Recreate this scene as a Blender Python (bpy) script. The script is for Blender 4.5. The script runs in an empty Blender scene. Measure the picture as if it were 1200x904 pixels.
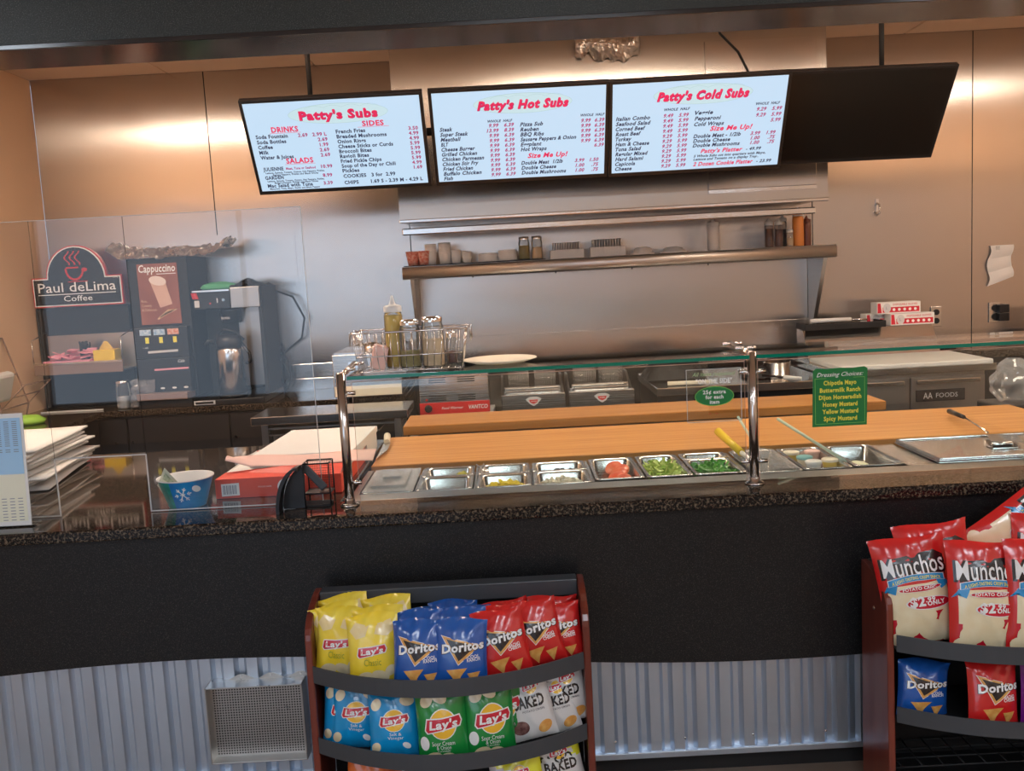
import bpy, bmesh, math, random
from mathutils import Vector, Matrix, Euler, noise
random.seed(7)
C = bpy.context.scene.collection
S = bpy.context.scene
R = math.radians
# ------------------------------------------------------------------ camera
P, T = R(6.95), math.atan(.0535)
fw = Vector((0, math.cos(P), -math.sin(P))); up = Vector((0, math.sin(P), math.cos(P))); rt = Vector((1, 0, 0))
ca = rt*math.cos(T) - up*math.sin(T); cb = rt*math.sin(T) + up*math.cos(T)
M = Matrix((ca, cb, -fw)).transposed().to_4x4(); M.translation = (0, 0, 1.62)
cam = bpy.data.objects.new('camera', bpy.data.cameras.new('camera')); C.objects.link(cam)
cam.matrix_world = M; cam.data.sensor_width = 36; cam.data.lens = 1120/1200*36; cam.data.clip_start = .05
S.camera = cam
# ------------------------------------------------------------------ world, exposure, big lights
w = bpy.data.worlds.new('world'); S.world = w; w.use_nodes = True
w.node_tree.nodes['Background'].inputs[0].default_value = (.55, .72, 1, 1)
w.node_tree.nodes['Background'].inputs[1].default_value = 1.0
S.view_settings.view_transform = 'Standard'; S.view_settings.look = 'None'
S.view_settings.gamma = 1; S.view_settings.exposure = 0.0
def area(name, loc, rot, sx, sy, power, col):
    l = bpy.data.lights.new(name, 'AREA'); l.shape = 'RECTANGLE'; l.size = sx; l.size_y = sy; l.energy = power; l.color = col
    o = bpy.data.objects.new(name, l); C.objects.link(o); o.location = loc; o.rotation_euler = rot
    return o
# daylight through the storefront windows behind the camera
area('daylight_window', (-2.9, -4.12, 1.60), (R(90), 0, 0), 4.4, 2.4, 36, (.74, .87, 1))
KITCHEN_LIGHT = 43.0; DINING_FILL = 16.0; SCREEN = .92

# ------------------------------------------------------------------ materials
MATS = {}
def mat(name, col=(.5, .5, .5), rough=.5, metal=0, spec=.5, emit=None, es=1, var=None, vscale=20, bump=0, bscale=200, coat=0, stretch=None, trans=0, sheen=0, alpha=1, sss=0):
    if name in MATS: return MATS[name]
    m = bpy.data.materials.new(name); m.use_nodes = True; nt = m.node_tree; b = nt.nodes['Principled BSDF']
    b.inputs['Base Color'].default_value = (*col, 1); b.inputs['Roughness'].default_value = rough
    b.inputs['Metallic'].default_value = metal; b.inputs['Specular IOR Level'].default_value = spec
    b.inputs['Coat Weight'].default_value = coat; b.inputs['Coat Roughness'].default_value = .05
    if trans: b.inputs['Transmission Weight'].default_value = trans
    if emit: b.inputs['Emission Color'].default_value = (*emit, 1); b.inputs['Emission Strength'].default_value = es
    if var or bump:
        tc = nt.nodes.new('ShaderNodeTexCoord'); mp = nt.nodes.new('ShaderNodeMapping'); nt.links.new(tc.outputs['Object'], mp.inputs[0])
        if stretch: mp.inputs['Scale'].default_value = stretch
    if var:
        n = nt.nodes.new('ShaderNodeTexNoise'); n.inputs['Scale'].default_value = vscale; n.inputs['Detail'].default_value = 4
        nt.links.new(mp.outputs[0], n.inputs[0])
        r = nt.nodes.new('ShaderNodeValToRGB'); r.color_ramp.elements[0].position = .35; r.color_ramp.elements[1].position = .65
        r.color_ramp.elements[0].color = (*col, 1); r.color_ramp.elements[1].color = (*var, 1)
        nt.links.new(n.outputs[0], r.inputs[0]); nt.links.new(r.outputs[0], b.inputs['Base Color'])
    if bump:
        n = nt.nodes.new('ShaderNodeTexNoise'); n.inputs['Scale'].default_value = bscale; n.inputs['Detail'].default_value = 3
        nt.links.new(mp.outputs[0], n.inputs[0])
        bp = nt.nodes.new('ShaderNodeBump'); bp.inputs['Strength'].default_value = bump; bp.inputs['Distance'].default_value = .002
        nt.links.new(n.outputs[0], bp.inputs['Height']); nt.links.new(bp.outputs[0], b.inputs['Normal'])
    MATS[name] = m; return m
def steel(name, col=(.62, .6, .58), rough=.27, wave=.0, wscale=1.3, brush=(2, 2, 300), brushamp=.10, aniso=0):
    m = bpy.data.materials.new(name); m.use_nodes = True; nt = m.node_tree; b = nt.nodes['Principled BSDF']
    b.inputs['Base Color'].default_value = (*col, 1); b.inputs['Metallic'].default_value = 1; b.inputs['Roughness'].default_value = rough
    tc = nt.nodes.new('ShaderNodeTexCoord'); mp = nt.nodes.new('ShaderNodeMapping'); nt.links.new(tc.outputs['Object'], mp.inputs[0])
    mp.inputs['Scale'].default_value = brush
    n = nt.nodes.new('ShaderNodeTexNoise'); n.inputs['Scale'].default_value = 1; n.inputs['Detail'].default_value = 4; nt.links.new(mp.outputs[0], n.inputs[0])
    mr = nt.nodes.new('ShaderNodeMapRange'); mr.inputs['From Min'].default_value = .3; mr.inputs['From Max'].default_value = .7
    mr.inputs['To Min'].default_value = rough - brushamp/2; mr.inputs['To Max'].default_value = rough + brushamp/2
    nt.links.new(n.outputs[0], mr.inputs[0]); nt.links.new(mr.outputs[0], b.inputs['Roughness'])
    if aniso:
        b.inputs['Anisotropic'].default_value = aniso
        cx = nt.nodes.new('ShaderNodeCombineXYZ'); cx.inputs[0].default_value = 1; nt.links.new(cx.outputs[0], b.inputs['Tangent'])
    if wave:
        n2 = nt.nodes.new('ShaderNodeTexNoise'); n2.inputs['Scale'].default_value = wscale; n2.inputs['Detail'].default_value = 1.5
        nt.links.new(tc.outputs['Object'], n2.inputs[0])
        bp = nt.nodes.new('ShaderNodeBump'); bp.inputs['Strength'].default_value = 1; bp.inputs['Distance'].default_value = wave
        nt.links.new(n2.outputs[0], bp.inputs['Height']); nt.links.new(bp.outputs[0], b.inputs['Normal'])
    MATS[name] = m; return m
def glassy(name, tint=(.95, .98, .97), ior=1.5, rough=0.0, frost=0, fcol=(.9, .9, .9)):
    m = bpy.data.materials.new(name); m.use_nodes = True; nt = m.node_tree
    nt.nodes.remove(nt.nodes['Principled BSDF']); out = nt.nodes['Material Output']
    tr = nt.nodes.new('ShaderNodeBsdfTransparent'); tr.inputs[0].default_value = (*tint, 1)
    gl = nt.nodes.new('ShaderNodeBsdfGlossy'); gl.inputs['Roughness'].default_value = rough; gl.inputs[0].default_value = (1, 1, 1, 1)
    fr = nt.nodes.new('ShaderNodeFresnel'); fr.inputs['IOR'].default_value = ior
    mx = nt.nodes.new('ShaderNodeMixShader'); nt.links.new(fr.outputs[0], mx.inputs[0]); nt.links.new(tr.outputs[0], mx.inputs[1]); nt.links.new(gl.outputs[0], mx.inputs[2])
    last = mx
    if frost:
        df = nt.nodes.new('ShaderNodeBsdfDiffuse'); df.inputs[0].default_value = (*fcol, 1)
        m2 = nt.nodes.new('ShaderNodeMixShader'); m2.inputs[0].default_value = frost
        nt.links.new(mx.outputs[0], m2.inputs[1]); nt.links.new(df.outputs[0], m2.inputs[2]); last = m2
    nt.links.new(last.outputs[0], out.inputs[0]); MATS[name] = m; return m
def speck(name, base, dots, rough=.3, scale=300, thr=.62, spec=.5, bump=0, coat=0, scale2=None, dots2=None):
    m = mat(name, base, rough, spec=spec, coat=coat); nt = m.node_tree; b = nt.nodes['Principled BSDF']
    tc = nt.nodes.new('ShaderNodeTexCoord'); col = None
    prev = (*base, 1)
    def layer(sc, c, th, prevsock):
        n = nt.nodes.new('ShaderNodeTexNoise'); n.inputs['Scale'].default_value = sc; n.inputs['Detail'].default_value = 2; nt.links.new(tc.outputs['Object'], n.inputs[0])
        r = nt.nodes.new('ShaderNodeValToRGB'); r.color_ramp.elements[0].position = th; r.color_ramp.elements[1].position = th+.05
        nt.links.new(n.outputs[0], r.inputs[0])
        mx = nt.nodes.new('ShaderNodeMixRGB'); nt.links.new(r.outputs[0], mx.inputs[0])
        if prevsock: nt.links.new(prevsock, mx.inputs[1])
        else: mx.inputs[1].default_value = prev
        mx.inputs[2].default_value = (*c, 1); return mx.outputs[0]
    s = layer(scale, dots, thr, None)
    if dots2: s = layer(scale2, dots2, thr+.02, s)
    nt.links.new(s, b.inputs['Base Color']); return m
steel('wall_steel', (.56, .52, .49), .24, wave=.005, wscale=1.2, brush=(3, 3, 3), brushamp=.02, aniso=.96)
steel('hood_steel', (.54, .50, .46), .25, wave=.003, wscale=1.6, brush=(3, 3, 3), brushamp=.02, aniso=.92)
steel('dull_steel', (.46, .44, .42), .36, wave=.002, wscale=3)
steel('bright_steel', (.72, .70, .68), .2)
steel('pan_steel', (.66, .65, .63), .24)
steel('shelf_steel', (.58, .56, .54), .40, brushamp=.04)
steel('chrome', (.80, .79, .78), .07, brushamp=.02)
steel('post_steel', (.66, .61, .57), .2, brush=(4, 4, 300))
steel('galvanized', (.64, .72, .82), .42, wave=.0, brush=(30, 30, 4), brushamp=.12)
steel('vent_steel', (.60, .59, .57), .33, brush=(30, 30, 30), brushamp=.12)
steel('foil', (.92, .90, .88), .30, brush=(9, 9, 9))
mat('tan_paint', (.80, .56, .38), .7, bump=.15, bscale=120)
mat('ceiling_tile', (.78, .60, .46), .85, bump=.3, bscale=300)
mat('tile_groove', (.35, .26, .2), .9)
mat('floor_tile', (.20, .15, .12), .35, var=(.25, .19, .15), vscale=4)
mat('kitchen_floor', (.055, .045, .042), .5, var=(.08, .06, .055), vscale=6)
mat('grout', (.10, .09, .08), .9)
speck('laminate', (.009, .009, .010), (.065, .06, .055), .33, 520, .60, spec=.35)
speck('header_laminate', (.030, .036, .034), (.14, .16, .14), .38, 420, .58, spec=.4)
mat('header_gloss', (.02, .018, .02), .16, spec=.8)
speck('granite', (.012, .010, .009), (.075, .050, .034), .05, 150, .54, spec=.38, scale2=110, dots2=(.13, .10, .07))
mat('black_plastic', (.012, .012, .014), .35)
mat('matte_black', (.008, .008, .009), .6)
mat('dark_cabinet', (.016, .015, .016), .4)
mat('band_grey', (.055, .06, .068), .38, spec=.5)
mat('cherry_wood', (.19, .035, .018), .3, var=(.13, .022, .012), vscale=3, stretch=(6, 6, .8), coat=.3)
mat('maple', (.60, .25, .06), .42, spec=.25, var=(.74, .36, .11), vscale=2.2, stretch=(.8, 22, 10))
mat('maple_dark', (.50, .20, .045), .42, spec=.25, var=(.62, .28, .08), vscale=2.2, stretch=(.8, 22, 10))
mat('screen', (.02, .02, .02), .3, emit=(.60, .80, 1.0), es=SCREEN)
mat('screen_oval', (.02, .02, .02), .3, emit=(.62, .82, .88), es=SCREEN)
mat('screen_line', (.02, .02, .02), .3, emit=(.40, .62, .62), es=SCREEN)
mat('ink_dark', (.01, .01, .03), .5, emit=(.02, .03, .10), es=.6)
mat('ink_red', (.3, .01, .04), .5, emit=(.62, .015, .09), es=.9)
mat('ink_maroon', (.2, .01, .04), .5, emit=(.30, .02, .14), es=.9)
mat('screen_off', (.004, .004, .004), .28, spec=.5)
mat('white_plastic', (.78, .77, .75), .4)
mat('white_paper', (.80, .79, .77), .7)
mat('grey_paper', (.58, .56, .55), .7)
mat('cream', (.85, .76, .60), .5)
mat('pale_grey', (.62, .62, .63), .45)
mat('red', (.62, .02, .02), .35)
mat('box_red', (.80, .085, .045), .45)
mat('pink', (.85, .35, .42), .6)
mat('light_pink', (.85, .56, .50), .6)
mat('yellow', (.9, .62, .03), .4)
mat('green_sign', (.015, .21, .055), .3)
mat('green_ring', (.25, .6, .12), .4)
mat('yellow_ink', (.85, .78, .08), .5)
mat('pale_green_ink', (.42, .58, .30), .5)
mat('white_ink', (.88, .88, .86), .5)
mat('black_ink', (.015, .015, .015), .5)
mat('grey_ink', (.25, .27, .33), .6)
mat('red_ink', (.60, .02, .04), .5)
mat('bill_green', (.62, .64, .52), .7); mat('bill_mid', (.25, .34, .20), .7, var=(.5, .55, .42), vscale=90)
mat('bowl_blue', (.015, .16, .48), .3, var=(.02, .28, .62), vscale=14)
mat('bowl_green', (.01, .30, .24), .3, var=(.02, .18, .14), vscale=60)
mat('poster_brown', (.24, .07, .04), .3, var=(.34, .12, .07), vscale=7)
mat('foam_tan', (.62, .36, .28), .4, var=(.72, .48, .38), vscale=9)
mat('foam_white', (.85, .72, .66), .5)
mat('tan_ink', (.75, .50, .30), .5)
mat('sticker_blue', (.25, .42, .62), .4, var=(.6, .7, .8), vscale=60)
mat('sticker_orange', (.7, .2, .1), .4, var=(.8, .5, .4), vscale=60)
mat('green_cloth', (.10, .40, .20), .8)
mat('brown_panel', (.25, .16, .12), .4)
mat('label_blue', (.38, .62, .86), .5)
mat('label_cream', (.82, .80, .64), .5)
mat('leaf_lime', (.35, .62, .08), .6)
mat('sugar', (.86, .84, .80), .8)
mat('mustard_yellow', (.72, .50, .10), .35)
mat('pasta', (.80, .60, .38), .7)
mat('herb', (.30, .24, .07), .8, var=(.45, .36, .12), vscale=260)
mat('orange_sauce', (.62, .20, .08), .35)
mat('orange_bright', (.80, .30, .07), .35)
mat('brown_sauce', (.16, .05, .03), .3)
mat('glass_edge', (.0, .17, .11), .12, emit=(0, .05, .03), es=.3)
mat('acrylic_edge', (.62, .64, .66), .2, spec=.8)
mat('copper_edge', (.65, .45, .38), .25)
mat('lettuce', (.34, .55, .08), .5, var=(.62, .72, .22), vscale=40)
mat('pepper_green', (.05, .30, .03), .35, var=(.12, .42, .06), vscale=40)
mat('tomato', (.72, .09, .03), .3, var=(.78, .20, .08), vscale=50)
mat('onion', (.80, .77, .66), .4, var=(.7, .66, .52), vscale=50)
mat('banana_pepper', (.85, .70, .03), .35, var=(.78, .6, .02), vscale=50)
mat('relish', (.40, .42, .05), .4, var=(.6, .5, .06), vscale=120)
mat('olive', (.02, .015, .02), .3)
mat('pink_meat', (.55, .16, .13), .4)
mat('tuna', (.68, .55, .48), .6, var=(.6, .45, .38), vscale=60)
mat('mayo', (.80, .80, .55), .3)
mat('teal_plastic', (.25, .55, .58), .4)
mat('pale_green_plastic', (.55, .68, .58), .4)
glassy('glass_clear', (.93, .97, .96), 1.5)
glassy('acrylic', (.965, .975, .98), 1.38)
glassy('jar_glass', (.88, .90, .90), 1.35, frost=.06)
glassy('soft_plastic', (.85, .85, .85), 1.3, .1, frost=.9, fcol=(.95, .94, .92))
glassy('clear_plastic', (.82, .82, .82), 1.4, .08, frost=.22, fcol=(.8, .8, .82))
# printed foil of the snack bags: (colour, roughness)
def bagmat(n, c, v=None, vs=9): return mat('bag_'+n, c, .24, var=v, vscale=vs, spec=.7, coat=.35)
bagmat('yellow', (.93, .66, .02), (.95, .76, .10), 12); bagmat('cream', (.90, .72, .36)); bagmat('blue', (.012, .095, .40)); bagmat('lightblue', (.005, .30, .66))
bagmat('green', (.01, .25, .045)); bagmat('red', (.62, .018, .018)); bagmat('purple', (.16, .012, .22)); bagmat('white', (.72, .70, .68))
bagmat('grey', (.28, .26, .25)); bagmat('orange', (.75, .16, .03)); bagmat('limeyellow', (.82, .80, .04))
bagmat('crisp', (.80, .56, .27), (.86, .68, .40), 30); bagmat('palecrisp', (.82, .68, .42), (.86, .76, .52), 20); bagmat('chip', (.70, .31, .07), (.80, .45, .13), 60)
bagmat('sun', (.92, .52, .03)); bagmat('logored', (.58, .01, .03)); bagmat('inkwhite', (.88, .87, .86)); bagmat('inkblack', (.012, .01, .012))
bagmat('bannerblue', (.01, .27, .60)); bagmat('inkyellow', (.88, .80, .10)); bagmat('choc', (.09, .025, .025), (.32, .18, .16), 40)

# ------------------------------------------------------------------ mesh builder
def V3(p): return Vector(p)
FONT = {}
def glyphs(s, bold=0, shear=0):
    k = (s, bold, shear)
    if k not in FONT:
        cu = bpy.data.curves.new('t', 'FONT'); cu.body = s; cu.size = 1; cu.resolution_u = 2; cu.offset = bold; cu.space_character = 1+bold*2.5
        o = bpy.data.objects.new('t', cu); me = o.to_mesh()
        vs = [(v.co.x+shear*v.co.y, v.co.y) for v in me.vertices]; fs = [tuple(p.vertices) for p in me.polygons]
        o.to_mesh_clear(); bpy.data.objects.remove(o); bpy.data.curves.remove(cu)
        xs = [v[0] for v in vs] or [0, 1]; FONT[k] = (vs, fs, min(xs), max(xs))
    return FONT[k]
class MB:
    def __init__(s): s.v = []; s.f = []; s.m = []; s.sm = []; s.names = []
    def mi(s, n):
        if n not in s.names: s.names.append(n)
        return s.names.index(n)
    def add(s, vs, fs, m, smooth=False):
        b = len(s.v); s.v += [tuple(v) for v in vs]; k = s.mi(m)
        for f in fs: s.f.append(tuple(b+i for i in f)); s.m.append(k); s.sm.append(smooth)
        return s
    def box(s, lo, hi, m, rot=None, piv=None):
        x0, y0, z0 = lo; x1, y1, z1 = hi
        vs = [Vector(p) for p in ((x0,y0,z0),(x1,y0,z0),(x1,y1,z0),(x0,y1,z0),(x0,y0,z1),(x1,y0,z1),(x1,y1,z1),(x0,y1,z1))]
        if rot:
            c = Vector(piv) if piv else Vector(((x0+x1)/2, (y0+y1)/2, (z0+z1)/2)); e = Euler(rot).to_matrix()
            vs = [c+e@(v-c) for v in vs]
        return s.add(vs, [(0,3,2,1),(4,5,6,7),(0,1,5,4),(1,2,6,5),(2,3,7,6),(3,0,4,7)], m)
    def prism(s, poly, axis, a, b, m, smooth=False):
        n = len(poly)
        def P3(p, t): return {'x': (t, p[0], p[1]), 'y': (p[0], t, p[1]), 'z': (p[0], p[1], t)}[axis]
        vs = [P3(p, a) for p in poly]+[P3(p, b) for p in poly]
        ar = sum(poly[i][0]*poly[(i+1) % n][1]-poly[(i+1) % n][0]*poly[i][1] for i in range(n))
        fl = (ar > 0) != (axis == 'y')
        if b < a: fl = not fl
        c1 = tuple(range(n)); c2 = tuple(range(n, 2*n))
        if fl: s.add(vs, [c1[::-1], c2], m); sd = [(i, (i+1) % n, n+(i+1) % n, n+i) for i in range(n)]
        else: s.add(vs, [c1, c2[::-1]], m); sd = [(n+i, n+(i+1) % n, (i+1) % n, i) for i in range(n)]
        b0 = len(s.v)-2*n; k = s.mi(m)
        for f in sd: s.f.append(tuple(b0+i for i in f)); s.m.append(k); s.sm.append(smooth)
        return s
    def lathe(s, prof, c, m, seg=20, axis=(0, 0, 1), sx=1, sy=1, cap=True):
        q = Vector((0, 0, 1)).rotation_difference(Vector(axis)); c = Vector(c); vs = []
        for r, z in prof:
            for k in range(seg):
                t = 2*math.pi*k/seg; vs.append(c+q@Vector((r*math.cos(t)*sx, r*math.sin(t)*sy, z)))
        fs = [(i*seg+k, i*seg+(k+1) % seg, (i+1)*seg+(k+1) % seg, (i+1)*seg+k) for i in range(len(prof)-1) for k in range(seg)]
        s.add(vs, fs, m, True)
        if cap:
            b = len(s.v)-len(vs); k = s.mi(m); n = (len(prof)-1)*seg
            for f in (tuple(range(seg-1, -1, -1)), tuple(range(n, n+seg))): s.f.append(tuple(b+i for i in f)); s.m.append(k); s.sm.append(False)
        return s
    def cyl(s, a, b, r, m, seg=16, r2=None):
        a = Vector(a); b = Vector(b); d = b-a
        return s.lathe([(r, 0), (r if r2 is None else r2, d.length)], a, m, seg, d)
    def tube(s, pts, r, m, seg=6, closed=False):
        pts = [Vector(p) for p in pts]; n = len(pts); vs = []; pn = None
        for i, p in enumerate(pts):
            if closed: t = pts[(i+1) % n]-pts[i-1]
            else: t = pts[min(i+1, n-1)]-pts[max(i-1, 0)]
            t.normalize()
            if pn is None: pn = t.orthogonal().normalized()
            else:
                pn = (pn-t*pn.dot(t)); pn = pn.normalized() if pn.length > 1e-6 else t.orthogonal().normalized()
            bn = t.cross(pn)
            for k in range(seg):
                a = 2*math.pi*k/seg; vs.append(p+(pn*math.cos(a)+bn*math.sin(a))*r)
        rg = n if closed else n-1
        fs = [(i*seg+k, i*seg+(k+1) % seg, ((i+1) % n)*seg+(k+1) % seg, ((i+1) % n)*seg+k) for i in range(rg) for k in range(seg)]
        if not closed: fs += [tuple(range(seg-1, -1, -1)), tuple((n-1)*seg+k for k in range(seg))]
        return s.add(vs, fs, m, True)
    def grid(s, fn, nu, nv, m, smooth=True):
        vs = [fn(i/nu, j/nv) for j in range(nv+1) for i in range(nu+1)]
        fs = [(j*(nu+1)+i, j*(nu+1)+i+1, (j+1)*(nu+1)+i+1, (j+1)*(nu+1)+i) for j in range(nv) for i in range(nu)]
        return s.add(vs, fs, m, smooth)
    def blob(s, poly, m, fn, rings=3, sub=2):
        pp = []
        for i, p in enumerate(poly):
            q = poly[(i+1) % len(poly)]
            for k in range(sub): pp.append((p[0]+(q[0]-p[0])*k/sub, p[1]+(q[1]-p[1])*k/sub))
        cx = sum(p[0] for p in poly)/len(poly); cz = sum(p[1] for p in poly)/len(poly); n = len(pp)
        vs = [fn(cx, cz)]+[fn(cx+(p[0]-cx)*r/rings, cz+(p[1]-cz)*r/rings) for r in range(1, rings+1) for p in pp]
        fs = [(0, 1+k, 1+(k+1) % n) for k in range(n)]
        for r in range(rings-1):
            for k in range(n): a = 1+r*n; fs.append((a+k, a+n+k, a+n+(k+1) % n, a+(k+1) % n))
        return s.add(vs, fs, m, True)
    def ell(s, cx, cz, rx, rz, m, fn, rot=0, seg=20, rings=3):
        return s.blob([(cx+rx*math.cos(t)*math.cos(rot)-rz*math.sin(t)*math.sin(rot), cz+rx*math.cos(t)*math.sin(rot)+rz*math.sin(t)*math.cos(rot)) for t in [2*math.pi*k/seg for k in range(seg)]], m, fn, rings, 1)
    def txt(s, t, x, z, h, m, fn, align='L', width=None, shear=0, bold=0, rot=0, arc=0):
        vs, fs, x0, x1 = glyphs(t, bold, shear)
        if not vs: return s
        sc = h/.70; sx = width/(x1-x0) if width else sc; W = (x1-x0)*sx
        off = {'L': 0, 'C': -W/2, 'R': -W}[align]; cr, sr = math.cos(rot), math.sin(rot); out = []
        for a, b in vs:
            px = off+(a-x0)*sx; pz = b*sc
            if arc: pz += arc*(1-(2*(a-x0)/(x1-x0)-1)**2)
            out.append(fn(x+px*cr-pz*sr, z+px*sr+pz*cr))
        return s.add(out, fs, m)
    def build(s, name, parent=None, bevel=0, seg=2, label=None, kind=None, origin=None, thick=0):
        me = bpy.data.meshes.new(name)
        o0 = Vector(origin) if origin is not None else Vector((0, 0, 0))
        if parent is not None:
            o0 = o0 + abs_loc(parent)
        me.from_pydata([tuple(Vector(v)-o0) for v in s.v], [], s.f)
        for n in s.names: me.materials.append(MATS[n])
        me.polygons.foreach_set('material_index', s.m); me.polygons.foreach_set('use_smooth', s.sm); me.update()
        o = bpy.data.objects.new(name, me); C.objects.link(o)
        if parent is not None: o.parent = parent; o.location = origin or (0, 0, 0)
        else: o.location = o0
        if thick:
            md = o.modifiers.new('solidify', 'SOLIDIFY'); md.thickness = thick; md.offset = 0
        if bevel:
            md = o.modifiers.new('bevel', 'BEVEL'); md.width = bevel; md.segments = seg; md.limit_method = 'ANGLE'; md.angle_limit = R(40)
        if label: o['label'] = label
        if kind: o['kind'] = kind
        return o
def abs_loc(o):
    l = Vector(o.location)
    while o.parent is not None: o = o.parent; l += Vector(o.location)
    return l
def tag(o, label, cat, group=None, kind=None):
    o['label'] = label; o['category'] = cat
    if group: o['group'] = group
    if kind: o['kind'] = kind
    return o
def thing(name, label, cat, loc=(0, 0, 0), group=None):
    o = bpy.data.objects.new(name, None); C.objects.link(o); o.location = loc; o.empty_display_size = .05
    return tag(o, label, cat, group)
def struct(name, mb, **k): return mb.build(name, kind='structure', **k)
def copy_tree(o, parent=None):
    c = o.copy(); C.objects.link(c)
    if parent is not None: c.parent = parent
    for ch in [x for x in KIDS(o)]: copy_tree(ch, c)
    return c
def KIDS(o): return [x for x in bpy.data.objects if x.parent == o]
def clone(o, loc, label, rz=0, group=None, rot=None):
    c = copy_tree(o); c.location = loc; c.rotation_euler = rot or (0, 0, rz); c['label'] = label
    if group: c['group'] = group
    return c
def flat(y): return lambda x, z: (x, y, z)
def bowlprof(r0, r1, h, t=.002): return [(r0, 0), (r1, h), (r1-t, h), (r0-t, t)]

# ================================================================== SETTING
XL, XR, YB, YF, ZC = -2.92, 4.3, 6.2, -4.0, 2.95
# kitchen floor and dining floor with individual tiles near the counter
struct('floor', MB().box((-5, YF-.2, -.1), (XR+.2, YB+.3, 0), 'floor_tile'))
# walls
wl = struct('wall_left', MB().box((XL-.15, 3.15, 0), (XL, YB, ZC), 'tan_paint'))
struct('wall_left', MB().box((-5, YF, 0), (-4.85, 3.15, ZC), 'tan_paint').box((-4.85, 3.0, 0), (XL-.15, 3.15, ZC), 'tan_paint'))
struct('wall_right', MB().box((XR, YF, 0), (XR+.15, YB, ZC), 'tan_paint'))
f = MB()
f.box((-5, YF-.15, 0), (-4.9, YF, ZC), 'tan_paint'); f.box((-.6, YF-.15, 0), (2.05, YF, ZC), 'tan_paint')
f.box((3.15, YF-.15, 0), (XR, YF, ZC), 'tan_paint'); f.box((-4.9, YF-.15, 2.72), (-.6, YF, ZC), 'tan_paint')
f.box((-4.9, YF-.15, 0), (-.6, YF, .40), 'tan_paint'); f.box((2.05, YF-.15, 2.2), (3.15, YF, ZC), 'tan_paint')
struct('wall_front', f)
wf = MB()
for x in (-4.88, -2.75, -.65): wf.box((x, YF-.1, .40), (x+.04, YF-.03, 2.72), 'pale_grey')
for z in (.40, 2.67): wf.box((-4.88, YF-.1, z), (-.6, YF-.03, z+.05), 'pale_grey')
struct('window_1', wf)
df = MB()
for x in (2.05, 3.07): df.box((x, YF-.1, 0), (x+.08, YF-.03, 2.2), 'black_plastic')
df.box((2.05, YF-.1, 2.12), (3.15, YF-.03, 2.2), 'black_plastic').box((2.05, YF-.1, 0), (3.15, YF-.03, .2), 'black_plastic')
df.box((2.13, YF-.09, .2), (3.07, YF-.05, 2.12), 'cherry_wood'); struct('door_1', df)
# back wall of stainless panels
wb = struct('wall_back', MB().box((XL, YB+.004, 0), (XR, YB+.15, ZC), 'matte_black'))
seams = [XL, -1.832, -.60, 1.98, 3.005, XR]
for a, b in zip(seams, seams[1:]):
    MB().box((a+.003, YB-.001, .9), (b-.003, YB+.004, ZC), 'wall_steel').build('steel_panel', wb)
# thin smaller sheet over the left panels, and backsplash strips
MB().box((-2.915, YB-.004, .98), (-1.338, YB-.002, 1.935), 'wall_steel').build('lower_steel_sheet', wb)
MB().box((-1.50, YB-.012, .9), (-.62, YB-.004, .985), 'bright_steel').build('backsplash_strip', wb, bevel=.003)
MB().box((-1.50, YB-.010, .99), (-.62, YB-.004, 1.08), 'bright_steel').build('backsplash_strip', wb, bevel=.003)
MB().box((-.55, YB-.012, .7), (1.95, YB-.004, 1.20), 'hood_steel').build('splash_panel', wb, bevel=.002)
# ceiling with tiles
ce = struct('ceiling', MB().box((-5, YF-.2, ZC+.012), (XR+.2, YB+.2, ZC+.1), 'tile_groove'))
for i in range(8):
    for j in range(3):
        x0 = XL + i*.925 - .06; y0 = 6.2-.62*(j+1)
        MB().box((max(x0+.004, XL), y0+.004, ZC), (min(x0+.921, XR), y0+.614, ZC+.013), 'ceiling_tile').build('ceiling_tile', ce, bevel=.003, seg=1)
MB().box((-4.9, YF, ZC), (XR, 4.33, ZC+.012), 'ceiling_tile').build('ceiling_field', ce)
# header beam over the counter
hb = struct('trim_1', MB().box((-4.85, 2.9, 2.345), (XR, 3.13, ZC), 'header_laminate'))
MB().box((-4.85, 2.893, 2.33), (XR, 3.14, 2.345), 'header_gloss').build('bottom_strip', hb, bevel=.002)
MB().box((-4.85, 3.13, 2.345), (XR, 3.14, ZC), 'tan_paint').build('rear_panel', hb)
# lights
def ceiling_light(x, y, lab, st, sx=1.2, sy=.3):
    t = thing('ceiling_light', lab, 'light', (x, y, ZC), 'ceiling lights')
    MB().box((x-sx/2-.03, y-sy/2-.03, ZC-.02), (x+sx/2+.03, y+sy/2+.03, ZC-.003), 'white_plastic').build('frame', t)
    n = 'diffuser_%.2f' % st
    mat(n, (.8, .8, .8), .5, emit=(1, .81, .64) if st > 20 else (.80, .90, 1), es=st)
    MB().box((x-sx/2, y-sy/2, ZC-.028), (x+sx/2, y+sy/2, ZC-.02), n).build('diffuser', t)
ceiling_light(-2.0, 3.95, 'fluorescent ceiling light over the kitchen, near the left wall', KITCHEN_LIGHT, 1.7, .2)
ceiling_light(.75, 3.95, 'fluorescent ceiling light over the middle of the kitchen', KITCHEN_LIGHT, 1.2, .2)
ceiling_light(3.3, 3.95, 'fluorescent ceiling light over the kitchen, near the right wall', KITCHEN_LIGHT, 1.4, .2)
for k, (x, y) in enumerate(((-3, .4), (0.4, -.6), (3, .2), (0.4, -2.6), (3, -2.6))):  # unseen cool fill panels, added to brighten the counter front and shelf
    ceiling_light(x, y, ('added unseen fill light over the dining room, %s' % ['front left', 'middle near the counter', 'front right', 'middle by the windows', 'right by the door'][k]), DINING_FILL, 1.2, .6)

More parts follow.
